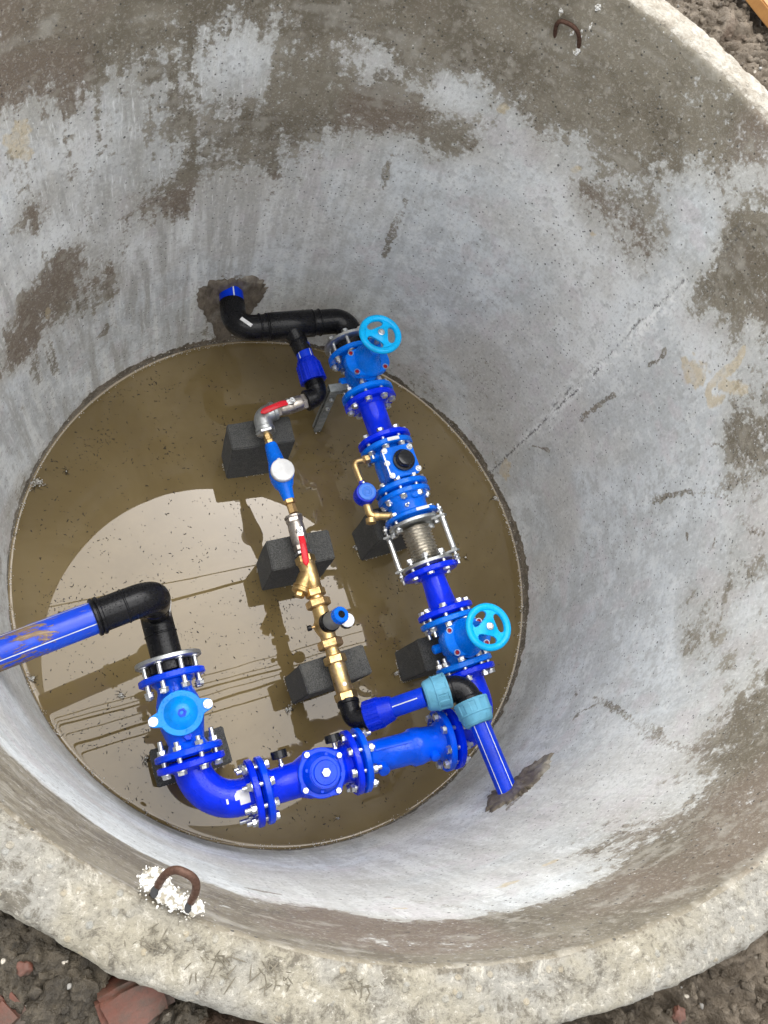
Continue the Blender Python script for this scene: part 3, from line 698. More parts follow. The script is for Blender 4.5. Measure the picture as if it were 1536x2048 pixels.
# blue coupling under the tee
c0 = at(606, 700, .375); c1 = at(628, 765, .362); cc = at(638, 792, .355); c2 = at(612, 802, .355)
m_ = frame(c0, c1); L_ = (c1-c0).length
cp = thing('pipe_coupling', 'dark blue plastic screw coupling under the black tee', 'coupling', m_, 'dark blue screw couplings')
G(m_).cyl(-.02, .06, .0315).build('pipe_end', 'pe_blue', cp); stripes(cp, m_ @ Vector((-.012, 0, 0)), m_ @ Vector((.045, 0, 0)), .0315, (.55, -.95), .0018)
g = G(m_); g.lathe([(.038, 0), (.038, .034), (.048, .0395), (.060, .042), (.064, .0445)], seg=96); g.lathe([(.062, 0), (.062, .0445), (L_-.012, .0485), (L_-.004, .049), (L_-.004, 0)], seg=96, flute=(14, .0022)); g.build('screw_nut', 'coupling_blue', cp, sharp=25)
el = thing('threaded_elbow', 'black threaded plastic elbow between the upper blue coupling and the upper ball valve', 'pipe elbow', frame(c1, cc), 'black threaded elbows')
G().tube(arc(c1-(c1-c0).normalized()*.012, cc, c2, .030, 12), .036, 32).build('elbow', 'black', el)
m_ = frame(c2, cc); G(m_).lathe([(-.002, 0), (-.002, .037), (.000, .0395), (.014, .0395), (.016, .036), (.016, 0)]).build('collar', 'black', el)
m_ = frame(c1, cc)
g = G(m_)
for i in range(5): g.lathe([(-.004+i*.0045, .034), (-.002+i*.0045, .0385), (.0005+i*.0045, .034)])
g.build('thread', 'black', el)

def ball_valve(a, b, label, lever_dir, lever_side=0.):
    m = frame(a, b); L = (Vector(b)-Vector(a)).length; c = L*.5
    t = thing('ball_valve', label, 'valve', m, 'nickel ball valves with a red lever')
    g = G(m); g.hexa(.0, .020, .053, rot=.26); g.lathe([(.018, 0), (.018, .0265), (.026, .0285), (c-.004, .0295), (c-.003, .0285), (c-.001, .0285), (c, .0295), (L-.026, .028), (L-.020, .024), (L-.018, 0)], seg=36); g.hexa(L-.021, L, .050, rot=.26)
    g.cyl(.02, .040, .012, T(c, 0, 0) @ AX['Z'], 24); g.build('valve_body', 'nickel', t)
    G(m).cyl(.040, .052, .0052, T(c, 0, 0) @ AX['Z'], 14).hexa(.0435, .052, .017, T(c, 0, 0) @ AX['Z'], .4).build('spindle_nut', 'zinc', t)
    q = T(c, 0, 0) @ Matrix.Rotation(lever_dir, 4, 'Z')
    g = G(m); g.plate([(-.012, -.009), (.012, -.010), (.030, -.008), (.030, .008), (.012, .010), (-.012, .009)], .0395, .0428, q, ch=.0006); hnd = g.build('lever_plate', 'zinc', t)
    g = G(m); pts = [(.020, 0, .044), (.028, 0, .047), (.042, 0, .054), (.065, 0, .056), (.100, 0, .056), (.118, 0, .055), (.128, 0, .052)]
    rows = []
    for i, p in enumerate(pts):
        w_ = (.0095, .0108, .0112, .0112, .0120, .0110, .004)[i]; h_ = (.003, .0035, .004, .004, .004, .0035, .002)[i]
        rows.append([g._v((p[0], w_*math.cos(2*PI*k/16), p[2]+h_*math.sin(2*PI*k/16)), q) for k in range(16)])
    for u_, v_ in zip(rows, rows[1:]):
        for k in range(16): g.b.faces.new((u_[k], u_[(k+1) % 16], v_[(k+1) % 16], v_[k]))
    g.b.faces.new(rows[0]); g.b.faces.new(rows[-1]); g.build('lever_sleeve', 'red', t, sharp=60)
    return t
d1 = at(549, 821, .352)
ball_valve(c2, d1, 'nickel ball valve whose red lever points left over the silver elbow', .12)
e0 = d1; ec = at(523, 833, .352); e1 = at(531, 862, .352)
ge = thing('galvanised_elbow', 'silver galvanised elbow resting on the farthest black block', 'pipe elbow', frame(e0, ec))
G().tube(arc(e0, ec, e1, .033, 14), .0325, 36).build('elbow', 'galv', ge)
m_ = frame(e0, ec); G(m_).lathe([(-.006, 0), (-.006, .0255), (.0, .0255), (.0, .035), (.012, .0355), (.014, .0325), (.014, 0)]).build('collar', 'galv', ge)
m_ = frame(e1, ec); G(m_).lathe([(-.002, 0), (-.002, .035), (.010, .0355), (.013, .0325), (.013, 0)]).build('collar', 'galv', ge)
m_ = frame(e1, K(541, 893)); G(m_).hexa(.001, .013, .064, rot=.1).build('reducer_hex', 'zinc', ge)
# domestic meter
f0 = K(534, 868); f1_ = K(582, 1011)
m_ = frame(f0, f1_); L_ = (f1_-f0).length
dm = thing('small_water_meter', 'light blue in-line water meter with a round white lid', 'water meter', m_)
G(m_).cyl(-.006, .03, .0125).hexa(.004, .024, .027, rot=.3).hexa(.026, .042, .029, rot=.1).build('nipple', 'brass', dm)
xc = (K(568, 950)-f0).dot((f1_-f0).normalized())
g = G(m_); g.lathe([(.040, 0), (.040, .020), (.046, .0225), (xc-.055, .030), (xc-.032, .036), (xc-.01, .040), (xc+.014, .041), (xc+.040, .034), (L_-.065, .026), (L_-.026, .0205), (L_-.022, .019), (L_-.020, 0)], seg=40)
g.lathe([(-.032, 0), (-.032, .022), (-.020, .036), (.0, .043), (.022, .043), (.026, .041), (.026, 0)], T(xc, 0, .006) @ AX['Z'], 48); g.build('meter_body', 'light_blue', dm)
G(m_).lathe([(.030, 0), (.030, .041), (.041, .041), (.043, .039), (.043, 0)], T(xc-.003, 0, 0) @ AX['Z'], 44).build('brass_ring', 'brass_hex', dm)
G(m_).lathe([(.040, 0), (.040, .0415), (.052, .0415), (.055, .039), (.0555, 0)], T(xc-.003, 0, 0) @ AX['Z'], 48).box((xc-.045, 0, .044), (.010, .012, .008), bev=.002).build('meter_lid', 'white', dm)
G(m_).hexa(L_-.024, L_-.006, .038, rot=.2).hexa(L_-.005, L_+.030, .028, rot=.5).build('union_nut', 'brass_hex', dm)
g0 = K(587, 1035); g1 = K(605, 1101)
b2_ = ball_valve(g0, g1, 'nickel ball valve whose red lever points down along the brass strainer', -.10)
m_ = frame(g0, g1); G(m_).lathe([(-.006, 0), (-.006, .030), (-.004, .0325), (.002, .0325), (.004, .030), (.004, 0)]).build('end_ring', 'nickel', b2_)
# brass run
h0 = g1; hN = at(693, 1396, .385); m_ = frame(h0, hN); L_ = (hN-h0).length; dr = (hN-h0).normalized()
X = lambda x, y: (at(x, y, .37)-h0).dot(dr)
ys = thing('y_strainer', 'brass Y strainer with a slanting cap next to the middle black block', 'strainer', m_)
G(m_).lathe([(.0, 0), (.0, .020), (.004, .022), (.006, .024)]).hexa(.004, .016, .052, rot=.3).build('lock_nut', 'zinc', ys)
xs = X(609, 1118); xe = X(634, 1190)
g = G(m_); g.hexa(xs-.014, xs+.013, .061, rot=.2)
g.lathe([(xs+.010, 0), (xs+.010, .030), (xs+.018, .0305), (xs+.020, .0285), (xs+.04, .030), (xs+.075, .029), (xe-.030, .028), (xe-.028, .029), (xe-.020, .0295), (xe-.018, 0)], seg=36)
g.hexa(xe-.024, xe+.004, .062, rot=.2); g.build('strainer_body', 'brass', ys)
bm = T(xs+.040, 0, 0) @ Matrix.Rotation(-.62, 4, 'Z')
G(m_).lathe([(0, 0), (0, .020), (.02, .029), (.058, .029), (.060, .033), (.068, .033), (.069, .030), (.074, .0295), (.076, .0325), (.083, .0315), (.086, .02), (.086, 0)], bm, 36).hexa(.084, .100, .030, bm, .2).build('strainer_branch', 'brass', ys)
pr = thing('pressure_reducer', 'brass pressure reducer with a blue-topped grey knob and a round gauge', 'valve', m_)
xu = X(640, 1206); xp = X(652, 1250); xv = X(662, 1288)
g = G(m_); g.cyl(xe+.002, xu-.010, .024); g.lathe([(xu+.008, 0), (xu+.008, .0255), (xu+.02, .027), (xp-.030, .028), (xp-.010, .035), (xp+.016, .035), (xp+.034, .027), (xv-.010, .0265), (xv-.010, 0)], seg=40)
g.cyl(xv+.010, xv+.034, .0235); sgk = 1 if (m_.to_3x3() @ Vector((0, 1, 0))).x > 0 else -1; KT = T(xp, 0, 0) @ Matrix.Rotation(-sgk*math.radians(19), 4, 'X') @ AX['Z']
g.lathe([(-.02, 0), (-.02, .033), (.030, .034), (.034, .030), (.034, 0)], KT, 40); g.build('valve_body', 'brass', pr)
G(m_).hexa(xu-.015, xu+.013, .074, rot=.25).build('union_nut', 'brass_hex', pr); G(m_).hexa(xv-.015, xv+.015, .074, rot=.25).build('union_nut', 'brass_hex', pr)
G(m_).cyl(.020, .044, .0345, KT, 40).build('lower_ring', 'black', pr)
G(m_).lathe([(.043, 0), (.043, .031), (.047, .031), (.094, .0275), (.096, .026), (.096, 0)], KT, 40).build('knob_barrel', 'grey_plastic', pr)
kb = G(m_).lathe([(.094, 0), (.094, .0285), (.114, .0275), (.117, .025), (.117, .014), (.1145, .013), (.1145, 0)], KT, 72, flute=(18, -.0012)).build('knob_cap', 'cap_blue' if False else 'light_blue', pr, sharp=30)
G(m_).lathe([(.113, 0), (.113, .0125), (.1165, .012), (.1165, 0)], KT, 24).build('knob_plug', 'black', kb)
sg = 1 if (m_.to_3x3() @ Vector((0, 1, 0))).x > 0 else -1
G(m_).cyl(.03, .056, .007, T(xp+.008, 0, .0) @ AX['Y' if sg > 0 else '-Y'] , 14).build('gauge_stem', 'brass_hex', pr)
pgc = at(693, 1242, .40); lc = m_.inverted() @ pgc
gs = G(m_).lathe([(-.012, 0), (-.012, .023), (-.008, .0255), (.012, .0255), (.013, .024), (.013, 0)], T(lc.x, lc.y, lc.z) @ AX['Z'], 40).build('pressure_gauge', 'black_gloss', pr)
G(m_).lathe([(.012, 0), (.012, .0245), (.0155, .0235), (.0160, 0)], T(lc.x, lc.y, lc.z) @ AX['Z'], 40).build('gauge_face', 'white', gs)
G(m_).cyl(.028, .050, .005, T(xp-.004, 0, 0) @ AX['-Y' if sg > 0 else 'Y'], 12).build('side_plug_stem', 'brass_hex', pr)
G(m_).cyl(.046, .060, .0095, T(xp-.004, 0, 0) @ AX['-Y' if sg > 0 else 'Y'], 18).build('side_plug', 'black', pr)
xh = X(671, 1320); xk = L_
cv = thing('brass_check_valve', 'smooth brass cylinder valve with two white plugs resting on the nearest brass-line block', 'valve', m_)
g = G(m_); g.cyl(xv+.030, xh-.010, .0245); g.hexa(xh-.014, xh+.014, .066, rot=.15)
g.lathe([(xh+.012, 0), (xh+.012, .0275), (xh+.02, .029), (xk-.022, .029), (xk-.018, .026), (xk-.018, 0)], seg=40); g.hexa(xk-.020, xk+.008, .066, rot=.15); g.build('valve_body', 'brass', cv)
for (x, y) in ((674, 1336), (686, 1372)):
    xx = X(x, y); G(m_).lathe([(.024, 0), (.024, .0072), (.0315, .0070), (.0325, .0055), (.0325, .002), (.0315, .0015), (.0315, 0)], T(xx, 0, 0) @ AX['Z'], 20).build('white_plug', 'white', cv)
# black elbow and lower coupling
k0 = at(696, 1404, .386); kc = at(706, 1440, .405); k1 = at(732, 1434, .425)
el2 = thing('threaded_elbow', 'black threaded plastic elbow between the brass check valve and the lower blue coupling', 'pipe elbow', frame(k0, kc), 'black threaded elbows')
G().tube(arc(k0, kc, k1, .028, 12), .0325, 32).build('elbow', 'black', el2)
m2 = frame(k0, kc); G(m2).lathe([(-.004, 0), (-.004, .033), (-.002, .0365), (.010, .0365), (.012, .0325), (.012, 0)]).build('collar', 'black', el2)
m2 = frame(k1, kc); G(m2).lathe([(-.002, 0), (-.002, .0385), (.006, .0385), (.008, .032), (.008, 0)]).build('collar', 'black', el2)
n0 = k1; n1 = at(838, 1397, .51); m2 = frame(n0, n1); L2 = (n1-n0).length
cp2 = thing('pipe_coupling', 'dark blue plastic screw coupling with a scuffed brown patch beside the brass check valve', 'coupling', m2, 'dark blue screw couplings')
g = G(m2); g.lathe([(.001, 0), (.001, .045), (.004, .0475), (.052, .0475), (.052, 0)], seg=96, flute=(12, .0018)); g.lathe([(.050, 0), (.050, .0475), (.060, .045), (.086, .040), (.094, .036), (.094, 0)], seg=48); g.build('screw_nut', 'coupling_blue', cp2, sharp=25)
sp = thing('branch_pipe', 'narrow dark blue plastic pipe with white stripes under the left pale blue nut', 'pipe', m2)
G(m2).cyl(.085, L2+.02, .0315).build('pipe', 'pe_blue', sp); stripes(sp, m2 @ Vector((.097, 0, 0)), m2 @ Vector((L2, 0, 0)), .0315, (.10, 2.2, -2.), .0016)
# compression elbow
Q = at(927, 1370, .545); n2 = at(952, 1437, .555); Wb = at(1013, 1577, .60)
ce = thing('compression_elbow', 'black plastic elbow with two big pale blue ribbed nuts', 'pipe elbow', frame(Q, n2))
G().tube(arc(n1+(Q-n1)*.30, Q, Q+(Wb-Q)*.36, .045, 14), .040, 40).build('elbow', 'black', ce)
m3 = frame(Q, Q+(Wb-Q)); m4 = frame(Q, n1)
for mq in (m3, m4):
    G(mq).lathe([(.040, 0), (.040, .043), (.044, .0455), (.058, .0455), (.06, .042), (.06, 0)]).build('elbow_collar', 'black', ce)
    g = G(mq); g.lathe([(.052, 0), (.052, .046), (.053, .0555), (.056, .057), (.060, .0565), (.062, .054)], seg=96); g.lathe([(.060, 0), (.060, .054), (.094, .052), (.094, 0)], seg=96, flute=(9, .0022)); g.lathe([(.093, 0), (.093, .0560), (.098, .0560), (.100, .053), (.124, .047), (.130, .042), (.131, .034), (.131, 0)], seg=96)
    g.build('ribbed_nut', 'nut_blue', ce, sharp=25)
dw = (Wb-Q).normalized(); pb = thing('outlet_pipe', 'narrow blue plastic pipe with white stripes entering the wall below the pale blue nuts', 'pipe', frame(Q, Wb))
G().tube([Q+dw*.115, Wb+dw*.10], .0315, 32).build('pipe', 'pe_blue', pb); stripes(pb, Q+dw*.12, Wb+dw*.03, .0315, (.25, -1.0, 2.), .0013)

# ------------------------------------------------------------------ supports
def block(c, ang, sx, sy, h, label):
    m = T(c[0], c[1], 0) @ Matrix.Rotation(ang, 4, 'Z')
    t = bmesh.new(); bmesh.ops.create_cube(t, size=1, matrix=T(0, 0, h/2-.06) @ Matrix.Diagonal((sx, sy, h+.12, 1)))
    bmesh.ops.bevel(t, geom=list(t.edges), offset=.004, segments=2, affect='EDGES'); bmesh.ops.subdivide_edges(t, edges=[e for e in t.edges if e.calc_length() > .05], cuts=5, use_grid_fill=True)
    for v in t.verts:
        nn = noise.noise_vector(v.co*14+Vector((c[0], c[1], 0))*9); v.co += nn*.0028
    g = G(m); g.add(t); o = g.build('support_block', 'foam', None, sharp=30)
    o.data.transform(m.inverted()); o.matrix_world = m
    return tag(o, label, 'block', 'black support blocks')
def blk(p, z, label):
    P = [at(x, y, z) for x, y in p]; c = sum(P, Vector())/4; e = (P[1]-P[0]+P[2]-P[3])/2; f = (P[3]-P[0]+P[2]-P[1])/2
    return block((c.x, c.y), math.atan2(e.y, e.x), e.length, f.length, z, label)
blk(((450, 848), (580, 832), (590, 881), (468, 900)), .300, 'black block standing in the water under the silver elbow, farthest along the brass line')
blk(((529, 1080), (657, 1059), (671, 1115), (547, 1143)), .310, 'black block under the ball valve and brass Y strainer, amid the brass line')
blk(((598, 1331), (725, 1286), (745, 1347), (616, 1389)), .340, 'black block under the brass check valve with the white plugs')
blk(((738, 1022), (850, 990), (868, 1052), (757, 1080)), .275, 'black block in shade under the steel bellows and brass bypass')
blk(((836, 1280), (950, 1250), (965, 1318), (852, 1342)), .290, 'black block in shade under the lower handwheel valve')
blk(((300, 1500), (447, 1452), (464, 1524), (312, 1578)), .300, 'dirty black block under the joint of the big blue bend and the check valve')
# strut stand
b0 = on_water(633, 857); m = T(b0.x, b0.y, 0) @ Matrix.Rotation(math.radians(17), 4, 'Z'); top = .345
st = thing('pipe_stand', 'small grey steel strut stand in the water beside the upper handwheel valve', 'stand', m)
def channel(g, mq, L, s=.029, t=.0026):
    g.box((L/2, -s/2, 0), (L, t, s), mq); g.box((L/2, s/2, 0), (L, t, s), mq); g.box((L/2, 0, -s/2+t/2), (L-.001, s-t, t), mq)
    g.box((L/2, -s/2+.006, s/2-t/2), (L-.002, .009, t), mq); g.box((L/2, s/2-.006, s/2-t/2), (L-.002, .009, t), mq)
g = G(m); channel(g, T(0, 0, -.06) @ AX['Z'], top+.06-.02); g.build('post', 'galv_dark', st)
g = G(m); channel(g, T(-.018, 0, top) @ Matrix.Rotation(PI, 4, 'X'), .098); g.build('crossbar', 'galv_dark', st)
g = G(m); g.cyl(0, .012, .008, T(-.004, -.0165, top-.045) @ AX['-Y'], 12); g.cyl(0, .012, .008, T(-.004, -.0165, top-.12) @ AX['-Y'], 12); g.build('bolt', 'zinc', st)

# ------------------------------------------------------------------ the concrete ring
NT, NZ = 1900, 540
def grid_attr(pts, sig, TT, ZZ, base=None):
    """soft blend of hand-noted values (angle, height, value)"""
    num = np.zeros_like(TT); den = np.zeros_like(TT)+1e-9
    for t, z, v in pts:
        d = np.abs((TT-t+PI) % (2*PI)-PI); w_ = np.exp(-(d*d+(ZZ-z)**2)/(2*sig*sig))+1e-7/(d*d+(ZZ-z)**2+.01)
        num += w_*v; den += w_
    return num/den
rows_ = {
 0: '8887777888878', 50: '88886577788888', 100: '888742767888787', 150: '886532766365888', 200: '643445887358876', 250: '3334576468355787', 300: '1234473224115666',
 350: '1223653111014432', 400: '1325231110114314', 450: '1123100000001126', 500: '1131000000001416', 550: '1561000000001267', 600: '2551.......00156', 650: '4521.......00025',
 700: '352.........0023', 750: '42..........0013', 800: '41..........0003', 850: '2...........0026', 900: '1...........0026', 950: '............0014', 1000: '............0003', 1050: '...........00003',
 1100: '...........00013', 1150: '...........00024', 1200: '...........00145', 1250: '...........00156', 1300: '...........00143', 1350: '...........00015', 1400: '...........00027', 1450: '...........00025',
 1500: '..........000058', 1550: '..........000127', 1600: '..........001258', 1650: '.........0013578', 1700: '....00000012678'}
pts = []
for y, s in rows_.items():
    for i, ch in enumerate(s):
        if ch == '.': continue
        t, z = wall(i*100, y)
        if 0 < z < H: pts.append((t, z, int(ch)/9))
for x, y, v in ((90, 415, 6), (350, 400, 7), (460, 560, 3), (75, 620, 8), (120, 590, 7), (40, 690, 8), (165, 520, 6), (1200, 395, 7), (1295, 450, 7), (1510, 460, 9), (1380, 440, 0), (1370, 560, 0), (1430, 580, 8), (450, 110, 1), (740, 135, 1), (920, 200, 1), (1020, 270, 1), (1090, 285, 6),
                (40, 1420, 1), (30, 1490, 0), (5, 1525, 7), (35, 1560, 7), (94, 1608, 7), (137, 1645, 7), (215, 1700, 7), (300, 1745, 7), (417, 1790, 7), (541, 1838, 7), (600, 1850, 7), (5, 1490, 0), (60, 1540, 0), (120, 1585, 0), (200, 1645, 0), (300, 1700, 0), (420, 1745, 0), (540, 1790, 0),
                (700, 1800, 0), (800, 1815, 0), (900, 1820, 1), (1000, 1800, 1), (1100, 1760, 1), (1200, 1720, 2), (620, 1822, 7), (700, 1850, 8), (800, 1855, 7), (900, 1855, 8), (1000, 1845, 8), (1100, 1830, 8), (1200, 1790, 8), (1300, 1750, 8), (1000, 1890, 5), (850, 1895, 5), (740, 1880, 5),
                (1490, 1225, 1), (1430, 1250, 6), (1445, 1340, 6), (1500, 1740, 8), (1400, 1780, 8), (1470, 1500, 7), (1420, 1650, 6), (1330, 1600, 3), (1470, 1660, 8), (200, 60, 9), (60, 60, 9), (900, 60, 9), (620, 170, 8), (760, 215, 8), (900, 260, 8), (1100, 180, 9), (1250, 260, 9), (1420, 320, 7)):
    t, z = wall(x, y)
    if 0 < z < H*1.02: pts += [(t, min(z, H), v/9)]*2
th = np.linspace(-PI, PI, NT, endpoint=False); zz = np.linspace(-.12, H-.016, NZ)
TT, ZZ = np.meshgrid(th, zz)
# extrapolate: unseen upper left side is damp on top like the rest
for tdeg in range(150, 240, 10):
    t_ = math.radians(tdeg); pts += [(t_, 1.6, .85), (t_, 1.35, .8), (t_, 1.0, .1), (t_, .6, .1)]
wet = grid_attr(pts, .055, TT, ZZ)
k_ = np.clip(ZZ/H, 0, 1); RR = 1+(-.0033*(1-k_)-.0016*k_)*np.cos(2*TT)-.0073*np.sin(2*TT)
PW = np.stack([(RR*np.cos(TT)).ravel(), (RR*np.sin(TT)).ravel(), ZZ.ravel()], 1)
sh = TT.shape
n1 = fbm(PW, 4.5, 4, .62).reshape(sh); n2 = fbm(PW, 20, 4, .72, 3).reshape(sh); nb = fbm(PW, 2.4, 3, .6, 7).reshape(sh); vs = fbm(PW, (24, 24, 2.6), 4, .66, 9).reshape(sh); hsn = fbm(PW, (5, 5, 28), 3, .7, 13).reshape(sh)
wx = fbm(PW, 11, 3, .6, 21).reshape(sh); wy = fbm(PW, 11, 3, .6, 25).reshape(sh); nm = fbm(PW, 42, 3, .7, 31).reshape(sh)
TW, ZW = TT+wx*.0045+nm*.0015, ZZ+wy*.0045-nm*.0015
def lines(ls, warp=True):
    out = np.zeros_like(TT); A, B_ = (TW, ZW) if warp else (TT, ZZ)
    for w_, pl in ls:
        q = [wall(*p) for p in pl]
        for (t0, z0), (t1, z1) in zip(q, q[1:]):
            r0 = np.searchsorted(zz, min(z0, z1)-4*w_-.02); r1 = np.searchsorted(zz, max(z0, z1)+4*w_+.02)
            if r1 <= r0: continue
            a_, b_ = A[r0:r1], B_[r0:r1]
            dt = (t1-t0+PI) % (2*PI)-PI; dz = z1-z0; L2_ = dt*dt+dz*dz+1e-9
            px = (a_-t0+PI) % (2*PI)-PI; pz = b_-z0; k = np.clip((px*dt+pz*dz)/L2_, 0, 1)
            d = np.hypot(px-k*dt, pz-k*dz); out[r0:r1] = np.maximum(out[r0:r1], np.exp(-(d/w_)**2))
    return out
trail = lines([(.012, [(1310, 998), (1350, 990), (1400, 985), (1450, 982)]), (.02, [(1440, 985), (1480, 955), (1536, 945)]), (.014, [(1440, 985), (1455, 1008)]),
  (.012, [(1185, 1392), (1210, 1405), (1240, 1420), (1275, 1460), (1310, 1480)]), (.018, [(1290, 1462), (1335, 1488), (1380, 1495)]), (.013, [(1380, 1495), (1440, 1488), (1490, 1480), (1536, 1455)]), (.007, [(1120, 1345), (1140, 1370), (1150, 1385)]),
  (.010, [(1160, 838), (1185, 820), (1215, 800), (1232, 790)]), (.009, [(1300, 730), (1320, 715), (1335, 695)]), (.009, [(1150, 1428), (1165, 1418), (1190, 1405)]),
  (.012, [(812, 400), (800, 430)]), (.016, [(800, 430), (785, 460), (768, 510)]), (.010, [(790, 310), (775, 345), (765, 378)]), (.008, [(940, 310), (935, 330)]),
  (.010, [(215, 300), (190, 350), (172, 400), (178, 455), (200, 470)]), (.024, [(75, 400), (90, 415), (95, 440)]), (.012, [(240, 440), (262, 430)]), (.02, [(215, 655), (210, 670)]), (.018, [(110, 735), (115, 745)]), (.03, [(430, 690), (455, 640)]), (.012, [(500, 1778), (560, 1790)]), (.007, [(780, 1790), (850, 1800), (900, 1805), (990, 1822)]), (.008, [(1070, 890), (1100, 900)]), (.012, [(1490, 1040), (1520, 1060)]),
  (.006, [(1375, 1068), (1378, 1080)]), (.006, [(1427, 1075), (1424, 1088)]), (.010, [(1395, 1262), (1400, 1268)]), (.008, [(1420, 885), (1450, 893)]), (.022, [(1015, 1610), (1090, 1520)]), (.02, [(505, 560), (450, 560)])])
tan = lines([(.03, [(40, 285), (55, 300), (50, 262)]), (.02, [(20, 282), (30, 288)]), (.035, [(1385, 735), (1395, 750)]), (.016, [(1490, 700), (1460, 745), (1425, 780)]), (.016, [(1420, 785), (1425, 805), (1445, 802)]), (.02, [(1450, 775), (1490, 780)]), (.03, [(1015, 925), (1012, 945)]), (.012, [(100, 620), (98, 635)]),
  (.010, [(998, 1768), (1015, 1758), (1030, 1755)]), (.010, [(1090, 1722), (1110, 1715)]), (.008, [(1152, 337), (1158, 333)]), (.008, [(805, 1812), (820, 1812)]), (.014, [(1008, 215), (1005, 220)]), (.008, [(1185, 465), (1180, 468)])])
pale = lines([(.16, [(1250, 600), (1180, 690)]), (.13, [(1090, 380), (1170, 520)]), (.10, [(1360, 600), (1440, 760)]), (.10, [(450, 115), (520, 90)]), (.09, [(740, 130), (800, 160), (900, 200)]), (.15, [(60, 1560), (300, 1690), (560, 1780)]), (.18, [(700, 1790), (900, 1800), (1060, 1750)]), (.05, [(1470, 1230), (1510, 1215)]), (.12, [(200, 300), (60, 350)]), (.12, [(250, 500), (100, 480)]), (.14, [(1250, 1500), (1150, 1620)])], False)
ang = np.abs((TT-math.radians(30.0)+PI) % (2*PI)-PI)
seam_a = np.maximum(np.exp(-((ang+n2*.004)/.020)**2), .7*np.exp(-((ang+nm*.006)/.055)**2)*sst(vs+nm, -.2, 1.4))*np.clip((ZZ-.12)/.25, 0, 1)
off = .0016*np.sin(ZZ*17)+.0008*np.sin(ZZ*61)+nm*.0010
crack = np.exp(-(((TT-math.radians(30.0)+PI) % (2*PI)-PI+off)/.0050)**2)*sst(n2+sst(-ZZ, -.62, -.35)*2.6, -.3, 1.1)
crack = np.maximum(crack, np.exp(-(((TT-math.radians(30.9)+PI) % (2*PI)-PI-off*1.7)/.0034)**2)*sst(nm+n1, .2, 1.6)*(ZZ > .35)*.8)
streaky = np.clip(np.exp(-(((TT-math.radians(135)+PI) % (2*PI)-PI)/.75)**2)+.4*np.exp(-(((TT+math.radians(80)+PI) % (2*PI)-PI)/.6)**2)+.08, 0, 1)
wl = np.array([.042+.012*math.sin(3*t+1)+.008*math.sin(11*t)+.014*math.exp(-((t-.0)/.5)**2) for t in th])
low = sst(wl[None, :]*1.0+n2*.006+nm*.002-(ZZ-WA*np.cos(TT)-WB*np.sin(TT)), -.004, .004)
topn = sst(ZZ, H-.16, H-.06)*sst(-np.sin(TT), .1, .5)
w = wet-.045+.045*n1+.050*n2+.060*nm+streaky*vs*.10+hsn*.02+topn*.30
wf = lerp(sst(w, .14, .84), sst(w, .36, .60), .25)
tr = sst(trail+n2*.16+nm*.10, .36, .58)*sst(trail, .03, .2)*(.30+.35*sst(n1, -.8, .6))
wf = np.maximum(wf, tr)
c3 = lambda *c: np.array(c, dtype=np.float32)[None, None, :]
def mixc(a, b, t): return a*(1-t[..., None])+b*t[..., None]
dry = mixc(c3(.555, .575, .585), c3(.455, .468, .472), sst(n1, -1.1, 1.1)); dry = mixc(dry, c3(.37, .375, .37), sst(n2, .1, 1.9)*.6); dry = mixc(dry, c3(.68, .685, .68), sst(-n2, .3, 1.9)*.45)
dry = mixc(dry, c3(.49, .46, .42), sst(nb, -.2, 1.3)*.5); dry = mixc(dry, c3(.50, .46, .47), sst(wx, .6, 1.8)*.5)
dry = mixc(dry, c3(.72, .73, .72), sst(vs, .0, 1.6)*streaky*.75); dry = mixc(dry, c3(.33, .32, .295), sst(-vs, .2, 1.8)*streaky*.75)
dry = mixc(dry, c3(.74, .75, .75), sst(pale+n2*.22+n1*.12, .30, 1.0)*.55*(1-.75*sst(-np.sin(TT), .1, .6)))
dry = mixc(dry, c3(.78, .78, .765), seam_a*sst(n2+nm, -1.8, .6)*.95)
dry = mixc(dry, c3(.36, .36, .355), sst(nm, .9, 2.0)*.5)
wetc = mixc(c3(.208, .183, .135), c3(.140, .119, .083), sst(n1+.5*n2, -1.2, 1.2)); wetc = mixc(wetc, c3(.172, .132, .098), sst(nb, .0, 1.0)*.75)
wetc = mixc(wetc, c3(.32, .295, .24), sst(n2+.5*nm, .5, 2.6)*.6); wetc = mixc(wetc, c3(.36, .34, .29), sst(hsn+.6*n2, .6, 2.8)*.5)
dry = mixc(dry, c3(.350, .332, .292), sst(wet+.04*n1+.05*vs*streaky, .10, .55)*.62)
dry = np.minimum(dry*c3(1.105, 1.115, 1.105), .82)
tn = sst(tan+n2*.13+nm*.08, .36, .56)*sst(tan, .05, .25)*.7*(.6+.4*sst(nm, -1, .5)); tc = c3(.56, .46, .29)
dry = mixc(dry, tc, tn); wetc = mixc(wetc, tc*.75, tn)
foot = mixc(c3(.150, .122, .084), c3(.070, .055, .034), sst(n2, -1, 1.)); wetc = mixc(wetc, foot, low); wf = np.maximum(wf, low)
